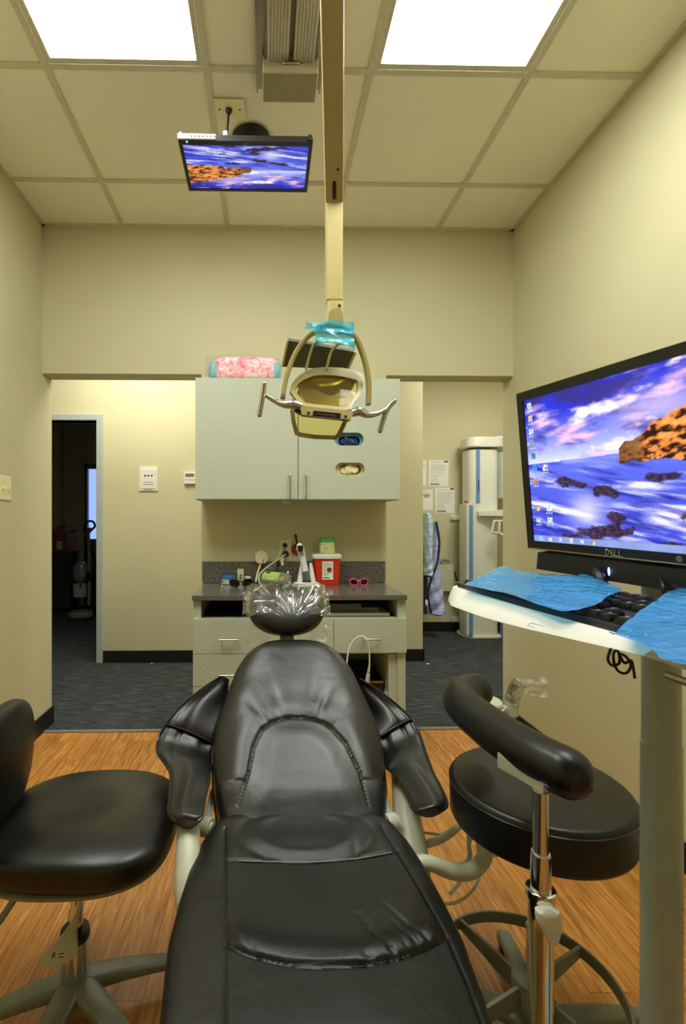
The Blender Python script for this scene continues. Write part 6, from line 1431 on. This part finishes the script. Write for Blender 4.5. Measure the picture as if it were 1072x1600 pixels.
lp_ = W(666, 775, YA); tag(MB().tube([lp_+V((-.03, -.003, -.01)), lp_+V((0.02, -.003, -.012)), lp_+V((0.03, -.003, .005)), lp_+V((0.0, -.003, .012)), lp_+V((-.03, -.003, 0.008))], 0.003, 6, sub=5).build('wire_hook', M['ink']), 'black wire loop on the small notice above the aprons', 'hook')
# hook and two lead aprons
hk = thing('coat_hook', W(667, 796, 5.0), 'dark metal hook on the wall corner holding the aprons', 'hook')
hx = 1.387
MB().bb(1.375, 1.383, 4.97, 5.03, W(0, 800, 5.0).z, W(0, 786, 5.0).z, 0.002).tube([(1.38, 5.0, W(0, 792, 5).z), (1.42, 5.0, W(0, 796, 5).z), (1.455, 5.0, W(0, 798, 5).z), (1.462, 5.0, W(0, 792, 5).z)], 0.006, 8, sub=4).build('hook', M['grey'], hk)
def mk_apron(col, name):
    t = NT(name); t.p.inputs['Base Color'].default_value = lin(col); t.p.inputs['Roughness'].default_value = 0.4
    n = t.a('ShaderNodeTexNoise', Scale=14.0, Detail=3.0, Distortion=0.5); t.k(t.obj((0.6, 1, 2.2)), n.inputs['Vector']); t.bump(n.outputs['Fac'], 0.5, 0.02)
    k = tuple(x*0.9 for x in lin(col)[:3])+(1,); t.k(t.ramp(n.outputs['Fac'], [(0.3, k), (0.7, lin(col))]), t.p.inputs['Base Color']); return t.m
lav = mk_apron((190, 200, 248), 'lavender_vinyl'); sky = mk_apron((196, 216, 248), 'sky_vinyl'); navy = plain('navy_binding', (28, 36, 66), 0.5)
def apron(rows, Y, mat, label, parts=True):
    t = thing('lead_apron', W(672, 808, Y), label, 'apron', 'lead aprons on the alcove hook')
    L_ = catmull([W(a, y, Y) for y, a, b in rows], 6); R_ = catmull([W(b, y, Y) for y, a, b in rows], 6)
    def at(c, v): x = v*(len(c)-1); i = min(int(x), len(c)-2); return lerp(c[i], c[i+1], x-i)
    def f(u, v):
        p = lerp(at(L_, v), at(R_, v), u); return p+V((0, -0.05*math.sin(PI*u)**0.7+0.018*math.sin(v*46+u*5)*max(0, v-0.62)*2.2+0.012*noise.noise(V((u*3, v*9, Y))), 0))
    MB().grid(f, 24, 80, 0.012).build('cloth', mat, t, sharp=70)
    MB().tube([f(1, k/60) for k in range(61)], 0.009, 8).build('binding', navy, t)
    MB().tube([f(0, k/60) for k in range(61)], 0.009, 8).build('binding', navy, t)
    MB().tube([f(k/20, 1) for k in range(21)], 0.009, 8).build('binding', navy, t)
    return t, f
t, f = apron([(815, 676, 684), (830, 677, 685), (855, 673, 686), (880, 671, 685), (905, 668, 688), (930, 668, 691), (959, 672, 694)], 5.12, lav, 'long lavender lead apron hanging behind the shorter one')
MB().tube([W(682, 815, 5.05), W(686, 840, 5.05), W(686.5, 855, 5.05), W(683, 880, 5.05), W(674, 905, 5.05), W(669, 925, 5.05), W(671, 945, 5.05), W(674, 958, 5.05)], 0.011, 8, sub=6).build('binding', navy, t)
t, f = apron([(802, 663, 668), (808, 662, 673), (818, 662, 675), (835, 663, 675), (860, 664, 674), (885, 664, 675), (899, 663, 674)], 4.95, sky, 'short sky blue lead apron hanging in front nearest the wall corner')
MB().sup(W(666.5, 942, 4.95), (0.014, 0.012, 0.035), 1, 1).build('tag', M['paper'], t)
MB().loft([[W(661.5, y, 5.03), W(668, y, 5.03), W(668, y, 5.06), W(661.5, y, 5.06)] for y in (838, 900, 960)]).build('backing_panel', navy, t)
# control box, raceways, cords, handle bar
cbx = thing('control_box', W(698, 905, YA), 'cream control box on the alcove wall behind the aprons', 'box')
MB().bb(W(684, 0, 5.36).x, W(710, 0, 5.36).x, 5.36, YA, W(0, 926, 5.36).z, W(0, 884, 5.36).z, 0.006).build('case', plain('cream_case', (206, 204, 176), 0.5), cbx)
MB().tube([W(687, 879, 5.40), W(692, 875, 5.40), W(700, 876.5, 5.40), W(702, 879, 5.40)], 0.018, 10, sub=4).build('coiled_handset', plain('handset_blue_grey', (120, 138, 160), 0.4), cbx)
for x0, y0, x1, y1, lbl in ((703, 805, 726, 812.5, 'white cable raceway high on the alcove wall beside the x-ray machine'), (704, 935, 722, 942, 'white outlet strip under the cream control box'), (704, 963, 727, 971, 'white outlet strip just above the alcove baseboard')):
    a, e = W(x0, y0, YA), W(x1, y1, YA)
    t = thing('outlet_strip', ((a.x+e.x)/2, YA, e.z), lbl, 'outlet strip', 'outlet strips in the alcove')
    MB().bb(a.x, e.x, YA-0.03, YA, e.z, a.z, 0.004).build('strip', M['white'], t)
    for k in (0.1, 0.85): MB().lathe([(0, 0), (0.008, 0), (0.007, 0.003), (0, 0.003)], (lerp(a.x, e.x, k), YA-0.03, (a.z+e.z)/2-0.01), (0, -1, 0), 12).build('screw', M['grey'], t)
tag(MB().tube([W(710, 893, 5.40), W(713, 902, 5.41), W(716, 912, 5.41), W(724, 915, 5.38)], 0.006, 8, sub=6).build('cord', M['black']), 'black cord beside the cream control box', 'cord', 'cords on the alcove wall')
tag(MB().tube([W(710, 911, 5.39), W(720, 910, 5.36), W(727, 914, 5.28)], 0.012, 8, sub=6).build('cord', M['hose']), 'thick cream cord from the control box to the x-ray machine', 'cord', 'cords on the alcove wall')
tag(MB().tube([W(708, 942, 5.40), W(709, 952, 5.41), W(716, 958, 5.41), W(722, 952, 5.40), W(726, 946, 5.38)], 0.004, 8, sub=6).build('cord', M['grey']), 'grey cord looping between the two low outlet strips', 'cord', 'cords on the alcove wall')
# litter on the hall carpet
for px, py, lbl in ((668.5, 1038, 'scrap of white paper on the hall carpet in the right doorway'), (237, 1037.5, 'crumb of white paper by the hall baseboard in the left doorway')):
    q = Zp(px, py, 0); k = 1 if px > 500 else 0.6
    tag(MB().sup(q+V((0, 0, 0.004)), (0.012*k, 0.008*k, 0.0035), 0.7, 0.7, None, 16, 10).build('paper_scrap', M['paper']), lbl, 'paper scrap')
